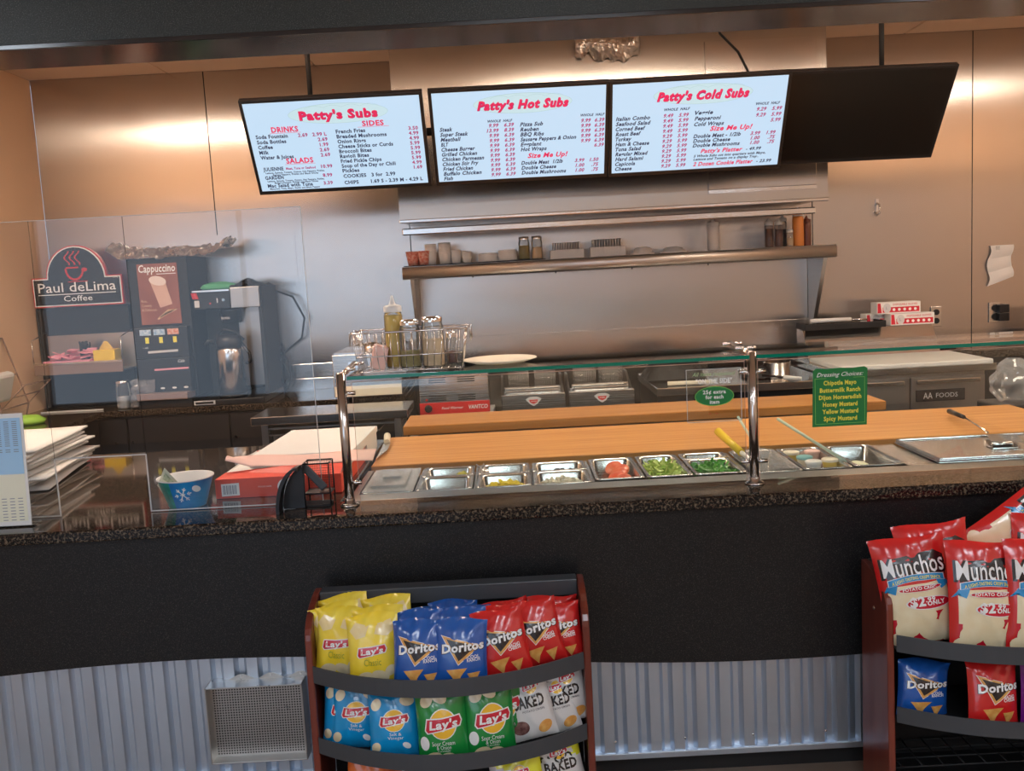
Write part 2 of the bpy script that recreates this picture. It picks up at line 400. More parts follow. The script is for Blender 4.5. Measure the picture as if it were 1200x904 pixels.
# ================================================================== FRONT COUNTER
fc = thing('front_counter', 'long service counter with black speckled laminate face over corrugated galvanized metal', 'counter', (0, 2.9, 0))
XA, XB = -2.5, 3.4
# core
MB().box((XA, 2.90, 0), (XB, 3.0, .868), 'matte_black').box((XA, 3.0, 0), (-.58, 4.12, .868), 'dark_cabinet').build('carcass', fc)
MB().box((XA, 2.885, 0), (XB, 2.90, .07), 'matte_black').build('toe_kick', fc)
def wave(x): return .430+.050*math.cos((x+1.06)*math.pi/1.86)
poly = [(XB, .885-.012), (XA, .873)]
n = 90
xs = [XA+(XB-XA)*i/n for i in range(n+1)]
lp = MB()
lp.add([(x, 2.822, wave(x)) for x in xs]+[(x, 2.822, .873) for x in xs]+[(x, 2.845, wave(x)) for x in xs], [(i, i+1, n+2+i, n+1+i) for i in range(n)]+[(2*n+2+i, 2*n+3+i, i+1, i) for i in range(n)], 'laminate')
lp.box((XA, 2.835, .52), (XB, 2.9, .868), 'matte_black')
lp.build('laminate_face', fc)
# corrugated sheet: trapezoid waves
cg = MB(); per = .0735; px = []
x = XA
while x < XB:
    px += [(x, 2.868), (x+.012, 2.852), (x+.045, 2.852), (x+.057, 2.868)]; x += per
px = [p for p in px if p[0] < XB]
n2 = len(px)
cg.add([(a, b, .085) for a, b in px]+[(a, b, .52) for a, b in px], [(i, i+1, n2+i+1, n2+i) for i in range(n2-1)], 'galvanized')
cg.build('corrugated_sheet', fc)
MB().box((XA, 2.846, .066), (XB, 2.90, .086), 'galvanized').build('metal_ledge', fc, bevel=.002)
for x in (.265, .485, .70, .93, 1.06): MB().lathe([(.004, 0), (.004, .003), (.002, .004)], (x, 2.853, .125), 'bright_steel', 10, (0, -1, 0)).build('screw', fc)
# vent box
vx0, vx1, vz0, vz1 = -.988, -.690, .152, .398
vt = MB()
for a, b in (((vx0, 2.79, vz0), (vx0+.004, 2.868, vz1)), ((vx1-.004, 2.79, vz0), (vx1, 2.868, vz1)), ((vx0, 2.79, vz0), (vx1, 2.868, vz0+.004)), ((vx0, 2.79, vz1-.004), (vx1, 2.868, vz1))): vt.box(a, b, 'vent_steel')
fr = thing('vent_grille', 'square stainless vent box with perforated sheet on the corrugated counter front', 'vent', (-.84, 2.8, vz0))
vt.build('frame', fr, bevel=.001)
MB().box((vx0+.004, 2.835, vz0+.004), (vx1-.004, 2.838, vz1-.004), 'vent_steel').build('perforated_sheet', fr)
hm = MB()
for i in range(34):
    for j in range(28):
        cx, cz = vx0+.012+i*.0083, vz0+.012+j*.0083
        hm.add([(cx+.0027*math.cos(t), 2.8342, cz+.0027*math.sin(t)) for t in [R(60*k) for k in range(6)]], [(0, 1, 2, 3, 4, 5)], 'matte_black')
hm.build('perforations', fr, kind='stuff')
tt = MB()
for k in range(3):
    cx = -.955+.092*(k+.5)+.02
    tt.prism([(cx-.04, vz1), (cx+.04, vz1), (cx+.008, vz1+.016), (cx-.008, vz1+.016)], 'y', 2.848, 2.851, 'vent_steel')
tt.build('mounting_tabs', fr)
for k in range(3): MB().lathe([(.004, 0), (.0035, .003)], (-.955+.092*(k+.5)+.02, 2.848, vz1+.010), 'chrome', 10, (0, -1, 0)).build('screw', fr)

gt = MB()
gt.prism([(XA, 2.80), (XB, 2.80), (XB, 3.0), (-.565, 3.0), (-.565, 4.13), (XA, 4.13)], 'z', .873, .910, 'granite')
g = gt.build('granite_countertop', bevel=.006, seg=3); tag(g, 'polished dark brown speckled granite countertop running along the whole front counter', 'countertop')

# ================================================================== PREP TABLE, PANS, BOARD
pt = thing('prep_table', 'stainless steel cold prep table with pan wells behind the granite', 'prep table', (.9, 3.5, 0))
MB().box((-.55, 3.02, .0), (XB, 4.13, .72), 'dull_steel').build('base', pt)
MB().box((-.55, 3.005, .72), (XB, 3.10, .906), 'dull_steel').build('front_rail', pt, bevel=.004)
MB().box((-.55, 3.49, .72), (XB, 4.13, .868), 'dull_steel').build('rear_deck', pt)
MB().box((-.55, 3.10, .72), (-.528, 3.49, .904), 'dull_steel').build('end_rail', pt)
pitch = .1865
pansx = [(-.520, -.348), (-.338, -.150), (-.136, .048), (.056, .248), (.264, .428), (.436, .590), (.598, .768), (.785, .952), (.960, 1.122), (1.132, 1.305)]
for a, b in zip(pansx, pansx[1:]): MB().box((a[1]+.003, 3.10, .86), (b[0]-.003, 3.49, .900), 'pan_steel').build('divider_bar', pt, label=None)
MB().box((1.308, 3.10, .86), (1.40, 3.49, .9), 'pan_steel').build('divider_bar', pt)
MB().box((1.99, 3.10, .86), (2.06, 3.49, .9), 'pan_steel').build('divider_bar', pt)
MB().box((-.55, 3.06, .8), (-.54, 3.4, .81), 'pan_steel').build('bracket', pt)
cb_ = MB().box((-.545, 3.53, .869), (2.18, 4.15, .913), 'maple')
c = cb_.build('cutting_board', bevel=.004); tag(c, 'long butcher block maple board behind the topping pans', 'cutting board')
def pan(x0, x1, y0, y1, lab, depth=.10, grp='steel topping pans', z=.907):
    t = thing('food_pan', lab, 'food pan', ((x0+x1)/2, (y0+y1)/2, z-depth), grp)
    m = MB(); r = .010; i = .014; zb = z-depth
    def rr(a0, a1, b0, b1, rad, zz, k=4):
        pts = []
        for cx, cy, s0 in ((a1-rad, b1-rad, 0), (a0+rad, b1-rad, 90), (a0+rad, b0+rad, 180), (a1-rad, b0+rad, 270)):
            for q in range(k+1): t_ = R(s0+90*q/k); pts.append((cx+rad*math.cos(t_), cy+rad*math.sin(t_), zz))
        return pts
    L = [rr(x0, x1, y0, y1, .014, z-.003), rr(x0, x1, y0, y1, .014, z), rr(x0+r, x1-r, y0+r, y1-r, .022, z), rr(x0+i, x1-i, y0+i, y1-i, .022, z-.008), rr(x0+.022, x1-.022, y0+.022, y1-.022, .018, zb+.004), rr(x0+.034, x1-.034, y0+.034, y1-.034, .01, zb)]
    n = len(L[0]); vs = [p for l in L for p in l]
    fs = [(k*n+j, k*n+(j+1) % n, (k+1)*n+(j+1) % n, (k+1)*n+j) for k in range(len(L)-1) for j in range(n)]+[tuple((len(L)-1)*n+j for j in range(n))]
    m.add(vs, fs, 'pan_steel', True); m.build('pan_body', t); return t
def heap(name, lab, cat, x0, x1, y0, y1, z, m, n, kind='strip', size=.03, h=.025):
    b = MB()
    for k in range(n):
        cx = random.uniform(x0, x1); cy = random.uniform(y0, y1); d = 1-((cx-(x0+x1)/2)/((x1-x0)/2))**2*.6-((cy-(y0+y1)/2)/((y1-y0)/2))**2*.4
        cz = z+random.uniform(0, 1)*h*max(.1, d)
        e = Euler((random.uniform(-.7, .7), random.uniform(-.7, .7), random.uniform(0, 6.3))).to_matrix(); s = size*random.uniform(.6, 1.2)
        if kind == 'strip': sh = [(-s/2, -s*.10, 0), (s/2, -s*.10, s*.15), (s/2, s*.10, s*.15), (-s/2, s*.10, 0), (0, -s*.1, -s*.12), (0, s*.1, -s*.12)]; fs = [(0, 4, 5, 3), (4, 1, 2, 5)]
        else: sh = [(-s/2, -s/2, 0), (s/2, -s/2, 0), (s/2, s/2, 0), (-s/2, s/2, 0), (0, 0, s*.5)]; fs = [(0, 1, 4), (1, 2, 4), (2, 3, 4), (3, 0, 4)]
        b.add([Vector((cx, cy, cz+.006))+e@Vector(p) for p in sh], fs, m)
    b.grid(lambda u, v: (x0+(x1-x0)*u, y0+(y1-y0)*v, z+h*.6*math.sin(math.pi*u)*math.sin(math.pi*v)+.002*noise.noise((u*9, v*9, x0))), 10, 8, m)
    o = b.build(name, thick=0); return tag(o, lab, cat, kind='stuff')
# 1 covered pan, 2..10 open pans
t = pan(-.520, -.348, 3.105, 3.465, 'first steel pan from the left, covered with a clear lid', .10)
l = MB(); l.box((-.518, 3.107, .908), (-.350, 3.463, .911), 'clear_plastic'); l.box((-.49, 3.15, .911), (-.378, 3.42, .921), 'clear_plastic'); l.box((-.463, 3.25, .921), (-.403, 3.30, .930), 'clear_plastic')
o = l.build('pan_lid', bevel=.003); tag(o, 'clear plastic lid with moulded handle on the leftmost pan', 'lid')
tops = ['relish', 'lowmeat', 'olive', None]
pan(-.338, -.150, 3.105, 3.31, 'front small pan second from the left, nearly empty with pale liquid'); pan(-.338, -.150, 3.315, 3.475, 'rear small pan holding green relish behind the nearly empty pan')
pan(-.136, .048, 3.105, 3.305, 'small front pan holding yellow banana peppers'); pan(-.136, .048, 3.31, 3.475, 'small rear pan behind the yellow peppers, reddish inside')
pan(.056, .248, 3.105, 3.305, 'small front pan holding diced white onion'); pan(.056, .248, 3.31, 3.465, 'small rear pan holding black olives behind the onion')
pan(.264, .428, 3.13, 3.475, 'steel pan holding red tomato slices'); pan(.436, .590, 3.13, 3.48, 'steel pan holding shredded lettuce')
pan(.598, .768, 3.13, 3.375, 'front pan holding green pepper strips'); pan(.598, .768, 3.38, 3.485, 'narrow empty pan behind the green pepper strips')
pan(.785, .952, 3.11, 3.485, 'steel pan under crumpled clear film right of the second post')
pan(.960, 1.122, 3.12, 3.485, 'steel pan holding small lidded dressing cups'); pan(1.132, 1.305, 3.13, 3.485, 'steel pan smeared with pale mayonnaise')
heap('pepper_relish', 'green and yellow relish heaped in the rear left pan', 'food', -.22, -.165, 3.34, 3.455, .862, 'relish', 160, 'c', .012, .03)
heap('liquid', 'pale brine left at the bottom of a front pan', 'food', -.31, -.18, 3.14, 3.27, .822, 'mayo', 6, 'c', .004, .002)
heap('banana_peppers', 'bright yellow chopped banana peppers in a front pan', 'food', -.105, .025, 3.135, 3.27, 0.860, 'banana_pepper', 150, 'c', .016, .038)
heap('ham_pieces', 'reddish meat bits low in a rear pan', 'food', -.11, .02, 3.34, 3.44, 0.854, 'pink_meat', 60, 'c', .016, .02)
heap('diced_onion', 'diced white onion in a front pan', 'food', .085, .22, 3.135, 3.27, 0.866, 'onion', 220, 'c', .013, .032)
heap('black_olives', 'sliced black olives in a rear pan', 'food', .12, .215, 3.34, 3.43, 0.862, 'olive', 60, 'c', .016, .03)
heap('shredded_lettuce', 'shredded pale green lettuce in its pan', 'food', .462, .565, 3.16, 3.40, 0.864, 'lettuce', 330, 'strip', .05, .05)
heap('green_pepper_strips', 'cut green pepper strips in their pan', 'food', .625, .742, 3.16, 3.34, 0.867, 'pepper_green', 230, 'strip', .05, .042)
for k in range(7):
    m = MB(); cx, cy = .352+.010*(k % 3), 3.22+.028*k
    m.lathe([(.001, 0), (.030, 0), (.033, .003), (.030, .007), (.001, .007)], (cx, cy, .850+.006*k), 'tomato', 16, (-.3, -.5, .8), cap=False)
    tag(m.build('tomato_slice'), 'red tomato slice overlapping others in the tomato pan', 'tomato', 'tomato slices')
sm = MB()
sm.grid(lambda u, v: (1.155+.10*u, 3.19+.2*v, .850+.030*(math.sin(math.pi*u)*math.sin(math.pi*v))**.5+.006*noise.noise((u*5, v*5, 2))), 14, 14, 'mayo')
tag(sm.build('mayonnaise', thick=.002), 'smear of pale mayonnaise in the pan right of the dressing cups', 'food', kind='stuff')
# film over pan
fl = MB(); fl.grid(lambda u, v: (.792+.155*u, 3.12+.35*v, .909+.012*abs(noise.noise((u*6, v*9, 3)))+.03*math.sin(math.pi*u)*math.sin(math.pi*v)), 24, 30, 'clear_plastic', False)
tag(fl.build('plastic_film'), 'crumpled clear film covering the pan right of the second post', 'plastic film')
def dcup(x, y, z, lid, body, lab):
    t = thing('dressing_cup', lab, 'cup', (x, y, z), 'dressing cups')
    MB().lathe([(.020, 0), (.026, .032), (.026, .034)], (x, y, z), body, 18).build('cup', t)
    MB().lathe([(.028, .033), (.0285, .041), (.025, .043), (.001, .043)], (x, y, z), lid, 18, cap=False).build('lid', t)
dcup(1.005, 3.43, .862, 'cream', 'mustard_yellow', 'dressing cup with yellow contents, rearmost left of the cups')
dcup(1.020, 3.32, .866, 'teal_plastic', 'cream', 'dressing cup with a pale blue lid')
dcup(1.082, 3.43, .862, 'light_pink', 'light_pink', 'pinkish dressing cup at the back right of the cups')
dcup(1.020, 3.22, .870, 'white_plastic', 'pale_grey', 'white lidded dressing cup nearest the front left')
dcup(1.086, 3.25, .868, 'cream', 'mustard_yellow', 'cream lidded cup of yellow dressing at the front right')
MB().box((.985, 3.15, .80), (1.1, 3.46, .86), 'white_paper').build('cup_tray', KIDS(S.objects['front_counter'])[0] if 0 else None) if 0 else None
# large covered pans right
def lidpan(x0, x1, lab, lab2):
    t = thing('large_pan', lab, 'food pan', ((x0+x1)/2, 3.3, .85), 'large steel pans at the right')
    MB().box((x0, 3.115, .902), (x1, 3.49, .907), 'pan_steel').box((x0+.02, 3.13, .80), (x1-.02, 3.47, .902), 'pan_steel').build('pan_body', t, bevel=.003)
    t = thing('pan_lid', lab2, 'lid', ((x0+x1)/2, 3.3, .908), 'large steel lids at the right')
    m = MB(); m.box((x0+.004, 3.12, .908), (x1-.004, 3.485, .913), 'bright_steel'); m.build('lid_plate', t, bevel=.002)
    m = MB()
    for a, b in (((x0+.004, 3.12, .913), (x1-.004, 3.132, .919)), ((x0+.004, 3.473, .913), (x1-.004, 3.485, .919)), ((x0+.004, 3.12, .913), (x0+.016, 3.485, .919)), ((x1-.016, 3.12, .913), (x1-.004, 3.485, .919))): m.box(a, b, 'bright_steel')
    m.build('raised_rim', t, bevel=.003)
    MB().tube([((x0+x1)/2-.035, 3.27, .914), ((x0+x1)/2-.035, 3.27, .926), ((x0+x1)/2+.035, 3.27, .926), ((x0+x1)/2+.035, 3.27, .914)], .005, 'chrome').build('handle', t)
    MB().box(((x0+x1)/2-.045, 3.245, .9131), ((x0+x1)/2+.045, 3.295, .916), 'chrome').build('handle_recess', t, bevel=.002)
lidpan(1.405, 1.985, 'large steel pan beneath the flat lid right of the mayonnaise', 'flat stainless lid with small chrome handle, tongs lying across it')
lidpan(2.07, 2.6, 'second large steel pan at the right edge of the photo', 'second flat stainless lid at the far right edge')
# utensils
def rodthing(name, lab, cat, parts):
    t = thing(name, lab, cat, parts[0][1][0])
    for pn, pts, r, m, r2 in parts:
        b = MB()
        if r2 is None: b.tube(pts, r, m, 10)
        else: b.cyl(pts[0], pts[-1], r, m, 12, r2)
        b.build(pn, t)
    return t
rodthing('spatula', 'metal turner with black handle resting across the big steel lid', 'utensil', [('handle', [(1.815, 3.93, .935), (1.775, 3.72, .945)], .011, 'black_plastic', .008), ('shaft', [(1.775, 3.72, .945), (1.735, 3.45, .932)], .004, 'chrome', None)])
sp = S.objects['spatula']; MB().box((1.70, 3.28, .924), (1.80, 3.45, .927), 'chrome', rot=(R(-2), 0, R(-20))).build('blade', sp)
MB().tube([(1.835, 3.24, .926), (1.845, 3.25, .932), (1.88, 3.26, .926), (1.90, 3.24, .926)], .005, 'black_plastic').build('hook', sp)
t = rodthing('scraper', 'bright yellow handled scraper standing out of the pepper pan', 'utensil', [('handle', [(.762, 3.53, .975), (.800, 3.33, .930)], .015, 'yellow', .013), ('shaft', [(.800, 3.33, .930), (.822, 3.24, .912)], .009, 'white_plastic', .004)])
rodthing('dressing_spoon', 'pale green handled spoon leaning from the dressing cups behind the green sign', 'utensil', [('handle', [(.955, 3.42, 1.03), (1.135, 3.22, .90)], .0055, 'pale_green_plastic', None)])
rodthing('film_spoon', 'pale green handle rising behind the second steel post', 'utensil', [('handle', [(.860, 3.62, 1.01), (.868, 3.36, .93)], .005, 'pale_green_plastic', None)])
rodthing('small_tongs', 'thin silver tongs lying across the rear pans', 'utensil', [('arm', [(-.145, 3.44, .915), (-.105, 3.34, .905)], .003, 'chrome', None), ('arm', [(-.120, 3.46, .913), (-.100, 3.34, .905)], .003, 'chrome', None)])
kn = thing('knife', 'chef knife with cream handle lying on the left end of the maple board', 'knife', (-.52, 3.8, .915))
MB().cyl((-.553, 4.10, .929), (-.535, 3.94, .929), .015, 'cream', 12, .013).build('handle', kn)
MB().prism([(-.547, 3.94), (-.520, 3.94), (-.512, 3.78), (-.535, 3.60)], 'z', .924, .927, 'pan_steel').build('blade', kn)
# ================================================================== SNEEZE GUARD
def post(x, lab, sides):
    t = thing('guard_post', lab, 'post', (x, 2.94, .910), 'sneeze guard posts')
    MB().lathe([(.030, 0), (.030, .004), (.026, .008), (.017, .010), (.017, .022), (.0145, .024)], (x, 2.94, .910), 'post_steel', 24).build('base_flange', t)
    MB().cyl((x, 2.94, .92), (x, 2.94, 1.325), .0145, 'post_steel', 24).build('tube', t)
    MB().tube([(x, 2.94, 1.317), (x+.0, 3.22, 1.332)], .009, 'post_steel', 12).build('top_arm', t)
    for s in sides:
        for z in (1.265, .982): MB().cyl((x+s*.010, 2.94, z), (x+s*.042, 2.94, z), .0065, 'chrome', 14).build('bracket', t)
        for y in (3.02, 3.20): MB().cyl((x+s*.004, y, 1.331), (x+s*.034, y, 1.331), .006, 'chrome', 12).build('top_clamp', t)
    MB().lathe([(.0145, 0), (.012, .004), (.001, .005)], (x, 2.94, 1.325), 'post_steel', 24, cap=False).build('cap', t)
post(-.528, 'left steel post of the sneeze guard beside the red box', (1,))
post(.745, 'right steel post of the sneeze guard between the two glass bays', (1, -1))
post(2.03, 'steel post of the sneeze guard outside the frame to the right', (-1,))
def pane(name, lab, lo, hi, edge, ed, gm, cat='glass'):
    t = thing(name, lab, cat, ((lo[0]+hi[0])/2, (lo[1]+hi[1])/2, lo[2]))
    MB().box(lo, hi, gm).build('pane', t)
    e = MB()
    for a, b in ed: e.box(a, b, edge)
    e.build('polished_edge', t); return t
e = .0006
for x0, x1, nm in ((-.508, .735, 'left bay'), (.757, 2.02, 'right bay')):
    pane('glass_shelf', 'horizontal glass top shelf with green edge, %s of the sneeze guard' % nm, (x0, 2.93, 1.307), (x1, 3.26, 1.317), 'glass_edge', [((x0, 2.93-e, 1.3065), (x1, 2.93, 1.3175)), ], 'glass_clear')
    pane('front_glass', 'upright front glass of the sneeze guard, %s' % nm, (x0+.01, 2.955, .918), (x1-.01, 2.961, 1.296), 'copper_edge', [((x0+.01, 2.954, 1.296), (x1-.01, 2.962, 1.2975)), ((x0+.01-e, 2.955, .918), (x0+.01, 2.961, 1.296)), ((x1-.01, 2.955, .918), (x1-.01+e, 2.961, 1.296))], 'glass_clear')
# acrylic shield with a pass-through
ys = 2.99
sh = thing('acrylic_shield', 'tall clear acrylic shield with a pass-through opening standing on the left counter', 'shield', (-1.3, ys, .911))
ox0, ox1, oz = -1.462, -1.172, 1.098; xr, xl, zt = -.622, -2.3, 1.845
MB().box((xl, ys, .912), (ox0, ys+.004, zt), 'acrylic').box((ox0, ys, oz), (ox1, ys+.004, zt), 'acrylic').box((ox1, ys, .912), (xr, ys+.004, zt), 'acrylic').build('sheet', sh)
ed = MB(); w2 = .0014
for a, b in (((ox0-w2, .912), (ox0+w2, oz)), ((ox1-w2, .912), (ox1+w2, oz)), ((ox0, oz-w2), (ox1, oz+w2)), ((ox1, .9125), (xr, .9155)), ((xl, .9125), (ox0, .9155)), ((xr-.0007, .912), (xr+.0007, zt)), ((xl, zt-.0007), (xr, zt+.0007))):
    ed.box((a[0], ys-.0006, a[1]), (b[0], ys+.0046, b[1]), 'acrylic_edge')
ed.build('polished_edge', sh)
# sign plates on the front glass
sg = thing('acrylic_sign', 'clear acrylic sign reading ON THE SIDE hanging left of the right post', 'sign', (.63, 2.945, 1.11))
MB().box((.541, 2.945, 1.113), (.712, 2.948, 1.280), 'acrylic').build('plate', sg)
eb = MB()
for a, b in (((.541, 1.113), (.712, 1.1145)), ((.541, 1.2785), (.712, 1.28)), ((.541, 1.113), (.5425, 1.28)), ((.7105, 1.113), (.712, 1.28))): eb.box((a[0], 2.9444, a[1]), (b[0], 2.9486, b[1]), 'acrylic_edge')
eb.build('plate_edge', sg)
f = flat(2.9440); tx = MB()
tx.txt('All items requested', .627, 1.258, .0125, 'pale_green_ink', f, 'C', .135, .4, .004)
tx.txt('"ON THE SIDE"', .627, 1.234, .0150, 'white_ink', f, 'C', .112, 0, .03)
tx.ell(.627, 1.194, .0615, .031, 'green_ring', flat(2.9436)); tx.ell(.627, 1.194, .0595, .029, 'green_sign', flat(2.9432))
f = flat(2.9425)
for k, s in enumerate(('25\u00a2 extra', 'for each', 'item')): tx.txt(s, .627, 1.202-k*.0158, .0115, 'white_ink', f, 'C', (.072, .056, .030)[k], 0, .03)
tx.txt('*  *', .622, 1.135, .006, 'red_ink', f, 'C', .03); tx.build('lettering', sg)
sg = thing('dressing_sign', 'green sign listing six dressing choices right of the right post', 'sign', (1.02, 2.94, 1.07))
MB().prism([(.931, 1.079), (1.101, 1.079), (1.105, 1.256), (1.095, 1.263), (1.06, 1.260), (1.02, 1.262), (.98, 1.260), (.945, 1.263), (.935, 1.256)], 'y', 2.943, 2.946, 'green_sign').build('board', sg, bevel=.0008)
tx = MB(); f = flat(2.942)
tx.txt('Dressing Choices:', 1.018, 1.236, .013, 'white_ink', f, 'C', .145, .4, .006)
for k, (s, wd) in enumerate((('Chipotle Mayo', .102), ('Buttermilk Ranch', .126), ('Dijon Horseradish', .132), ('Honey Mustard', .108), ('Yellow Mustard', .112), ('Spicy Mustard', .104))):
    tx.txt(s, 1.018, 1.2095-k*.0225, .0135, 'yellow_ink', f, 'C', wd, 0, .035)
for a, b in (((.940, 1.087), (1.095, 1.088)), ((.940, 1.230), (.975, 1.231)), ((1.06, 1.230), (1.095, 1.231)), ((.940, 1.087), (.941, 1.231)), ((1.094, 1.087), (1.095, 1.231))): tx.box((a[0], 2.9415, a[1]), (b[0], 2.943, b[1]), 'green_ring')
tx.build('lettering', sg)
# plate on glass
for z, nm in ((1.3175, 0),):
    m = MB(); m.lathe([(.06, 0), (.085, .003), (.122, .014), (.120, .016), (.085, .006), (.001, .005)], (-.035, 3.11, z), 'cream', 40, cap=False)
    tag(m.build('plate'), 'empty cream dinner plate on the glass shelf beside the wire basket', 'plate')
# wire basket
bx0, bx1, by0, by1, bz = -.475, -.155, 2.985, 3.17, 1.3195
t = thing('wire_basket', 'rectangular chrome wire basket holding bottles and jars on the glass shelf', 'basket', (-.31, 3.08, bz))
flr = .022; m = MB()
def rectpts(a0, a1, b0, b1, z): return [(a0, b0, z), (a1, b0, z), (a1, b1, z), (a0, b1, z)]
for q, (ex, z) in enumerate(((0, bz+.002), (.006, bz+.05), (.018, bz+.125))):
    pts = []; rp = rectpts(bx0-ex, bx1+ex, by0-ex*.5, by1+ex*.5, z)
    for k in range(4):
        a, b = Vector(rp[k]), Vector(rp[(k+1) % 4]); pts += [a.lerp(b, s) for s in (.03, .5, .97)]
    m.tube(pts, .0022 if z < bz+.1 else .003, 'chrome', 6, True)
m.build('frame_rings', t)
m = MB(); nx = 15
for k in range(nx+1):
    u = k/nx
    for y, s in ((by0, -1), (by1, 1)):
        m.tube([(bx0+(bx1-bx0)*u, y, bz+.002), (bx0-.018+(bx1-bx0+.036)*u, y+s*.009, bz+.125)], .0013, 'chrome', 5)
    m.tube([(bx0+(bx1-bx0)*u, by0, bz+.002), (bx0+(bx1-bx0)*u, by1, bz+.002)], .0013, 'chrome', 5)
for k in range(8):
    u = k/7
    for x, s in ((bx0, -1), (bx1, 1)): m.tube([(x, by0+(by1-by0)*u, bz+.002), (x+s*.018, by0-.009+(by1-by0+.018)*u, bz+.125)], .0013, 'chrome', 5)
m.build('wires', t)
for s, x in ((-1, bx0-.018), (1, bx1+.018)):
    MB().tube([(x, 3.03, bz+.125), (x+s*.012, 3.03, bz+.128), (x+s*.014, 3.03, bz+.085), (x+s*.014, 3.125, bz+.085), (x+s*.012, 3.125, bz+.128), (x, 3.125, bz+.125)], .003, 'chrome').build('handle', t)
bz2 = bz+.004
def squeeze(x, y, z, lab, body, cap='soft_plastic', fill=None, fh=.8, h=.215, r=.030, name='squeeze_bottle', grp=None):
    t = thing(name, lab, 'bottle', (x, y, z), grp)
    hb = h*.77
    MB().lathe([(r*.95, 0), (r, .004), (r, hb*.93), (r*.85, hb)], (x, y, z), body, 20).build('body', t)
    if fill: MB().lathe([(r*.9, .003), (r*.94, .006), (r*.94, hb*fh)], (x, y, z), fill, 20).build('contents', t)
    MB().lathe([(r*.97, hb), (r*.97, hb+.018), (r*.75, hb+.022), (.012, hb+.024), (.009, hb+.03), (.003, h), (.001, h)], (x, y, z), cap, 20, cap=False).build('nozzle_cap', t)
    return t
def jar(x, y, z, lab, fill, fh, h=.145, r=.030, lid='chrome', grp=None):
    t = thing('glass_jar', lab, 'jar', (x, y, z), grp)
    MB().lathe([(r*.95, 0), (r, .006), (r, h-.03), (r*.86, h-.014), (r*.86, h-.012)], (x, y, z), 'jar_glass', 20).build('glass_body', t)
    if fill: MB().lathe([(r*.90, .005), (r*.93, .012), (r*.93, h*fh), (.001, h*fh+.004)], (x, y, z), fill, 20, cap=False).build('contents', t)
    MB().lathe([(r*.92, h-.013), (r*.94, h-.001), (r*.84, h+.004), (.001, h+.006)], (x, y, z), lid, 20, cap=False).build('lid', t)
squeeze(-.372, 3.095, bz2, 'squeeze bottle of golden dressing standing tallest in the wire basket', 'jar_glass', 'white_plastic', 'mustard_yellow', .95, .232, .030)
jar(-.318, 3.055, bz2, 'glass shaker jar of dried herbs in the wire basket', 'herb', .35, .150, .034)
jar(-.245, 3.055, bz2, 'glass jar of grated cheese with chrome lid in the basket', 'pasta', .55, .156, .036)
jar(-.190, 3.11, bz2, 'small shaker with brown seasoning at the basket right end', 'brown_sauce', .4, .10, .018)
m = MB(); m.box((-.455, 3.03, bz2), (-.41, 3.13, bz2+.075), 'light_pink', rot=(0, R(14), R(10)), piv=(-.43, 3.08, bz2)); tag(m.build('napkin_pack', bevel=.006), 'folded pink and white napkin pack in the basket left end', 'napkins')
m = MB(); m.grid(lambda u, v: (-.46+.13*u, 2.975+.05*v, 1.3185+.004*abs(noise.noise((u*7, v*4, 5)))), 10, 4, 'white_paper'); tag(m.build('paper_slip', thick=.0006), 'white paper slip lying under the wire basket', 'paper')

# ================================================================== LEFT COUNTER ITEMS
# menu card stand at far left
mc = thing('menu_card', 'blue and cream price card in an upright holder at the far left', 'card', (-1.62, 2.90, .911))
MB().box((-1.76, 2.890, .915), (-1.505, 2.893, 1.262), 'white_paper', rot=(R(-3), 0, 0), piv=(-1.6, 2.89, .915)).build('sheet', mc)
f = lambda x, z: (x, 2.8885+(z-.915)*math.sin(R(3)), z)
tx = MB(); tx.blob([(-1.755, 1.075), (-1.513, 1.075), (-1.513, 1.248), (-1.755, 1.248)], 'label_blue', f, 2); tx.blob([(-1.755, .928), (-1.513, .928), (-1.513, 1.073), (-1.755, 1.073)], 'label_cream', f, 2)
f = lambda x, z: (x, 2.8875+(z-.915)*math.sin(R(3)), z)
for r in range(24):
    for cx in (-1.70, -1.66, -1.62, -1.58, -1.555, -1.530):
        z = 1.236-r*.0062 if r < 16 else .1+1.05-r*.0095
        if r in (13,): continue
        tx.box((cx-.009, f(0, z)[1], z), (cx+.006, f(0, z)[1]+.0003, z+.0022), 'grey_ink')
tx.build('printing', mc)
MB().box((-1.77, 2.885, .9108), (-1.50, 2.95, .9145), 'acrylic').build('holder_foot', mc)
MB().box((-1.765, 2.8935, .9146), (-1.50, 2.8960, 1.268), 'acrylic', rot=(R(-3), 0, 0), piv=(-1.6, 2.894, .9146)).build('holder_back', mc)
# stack of flat paper bags
nst = 11
for k in range(nst):
    z = .9125+k*.0138
    a = R(random.uniform(-7, 7)+4); cx, cy = -1.975+random.uniform(-.028, .028)+(.02 if k < 5 else 0), 3.67+random.uniform(-.04, .03)
    L, W = .40, .60; b = MB(); ca_, sa_ = math.cos(a), math.sin(a); ph = random.uniform(0, 6)
    def fn(u, v, z=z, cx=cx, cy=cy, ph=ph):
        lx, ly = (u-.5)*L, (v-.5)*W; dz = .004*math.sin(u*5+ph)*u+.004*math.sin(v*5+ph)
        return (cx+lx*ca_-ly*sa_, cy+lx*sa_+ly*ca_, z+.0055+dz*.5)
    b.grid(fn, 8, 6, 'white_paper' if k % 4 else 'grey_paper')
    o = b.build('paper_bag', thick=.0075 if k else .005)
    lab = 'white flat paper bag on top of the messy stack' if k == nst-1 else ('white flat paper bag at the very bottom of the messy stack' if k == 0 else 'white flat paper bag within the messy stack behind the price card')
    tag(o, lab, 'paper bag', 'paper bags in the left stack')
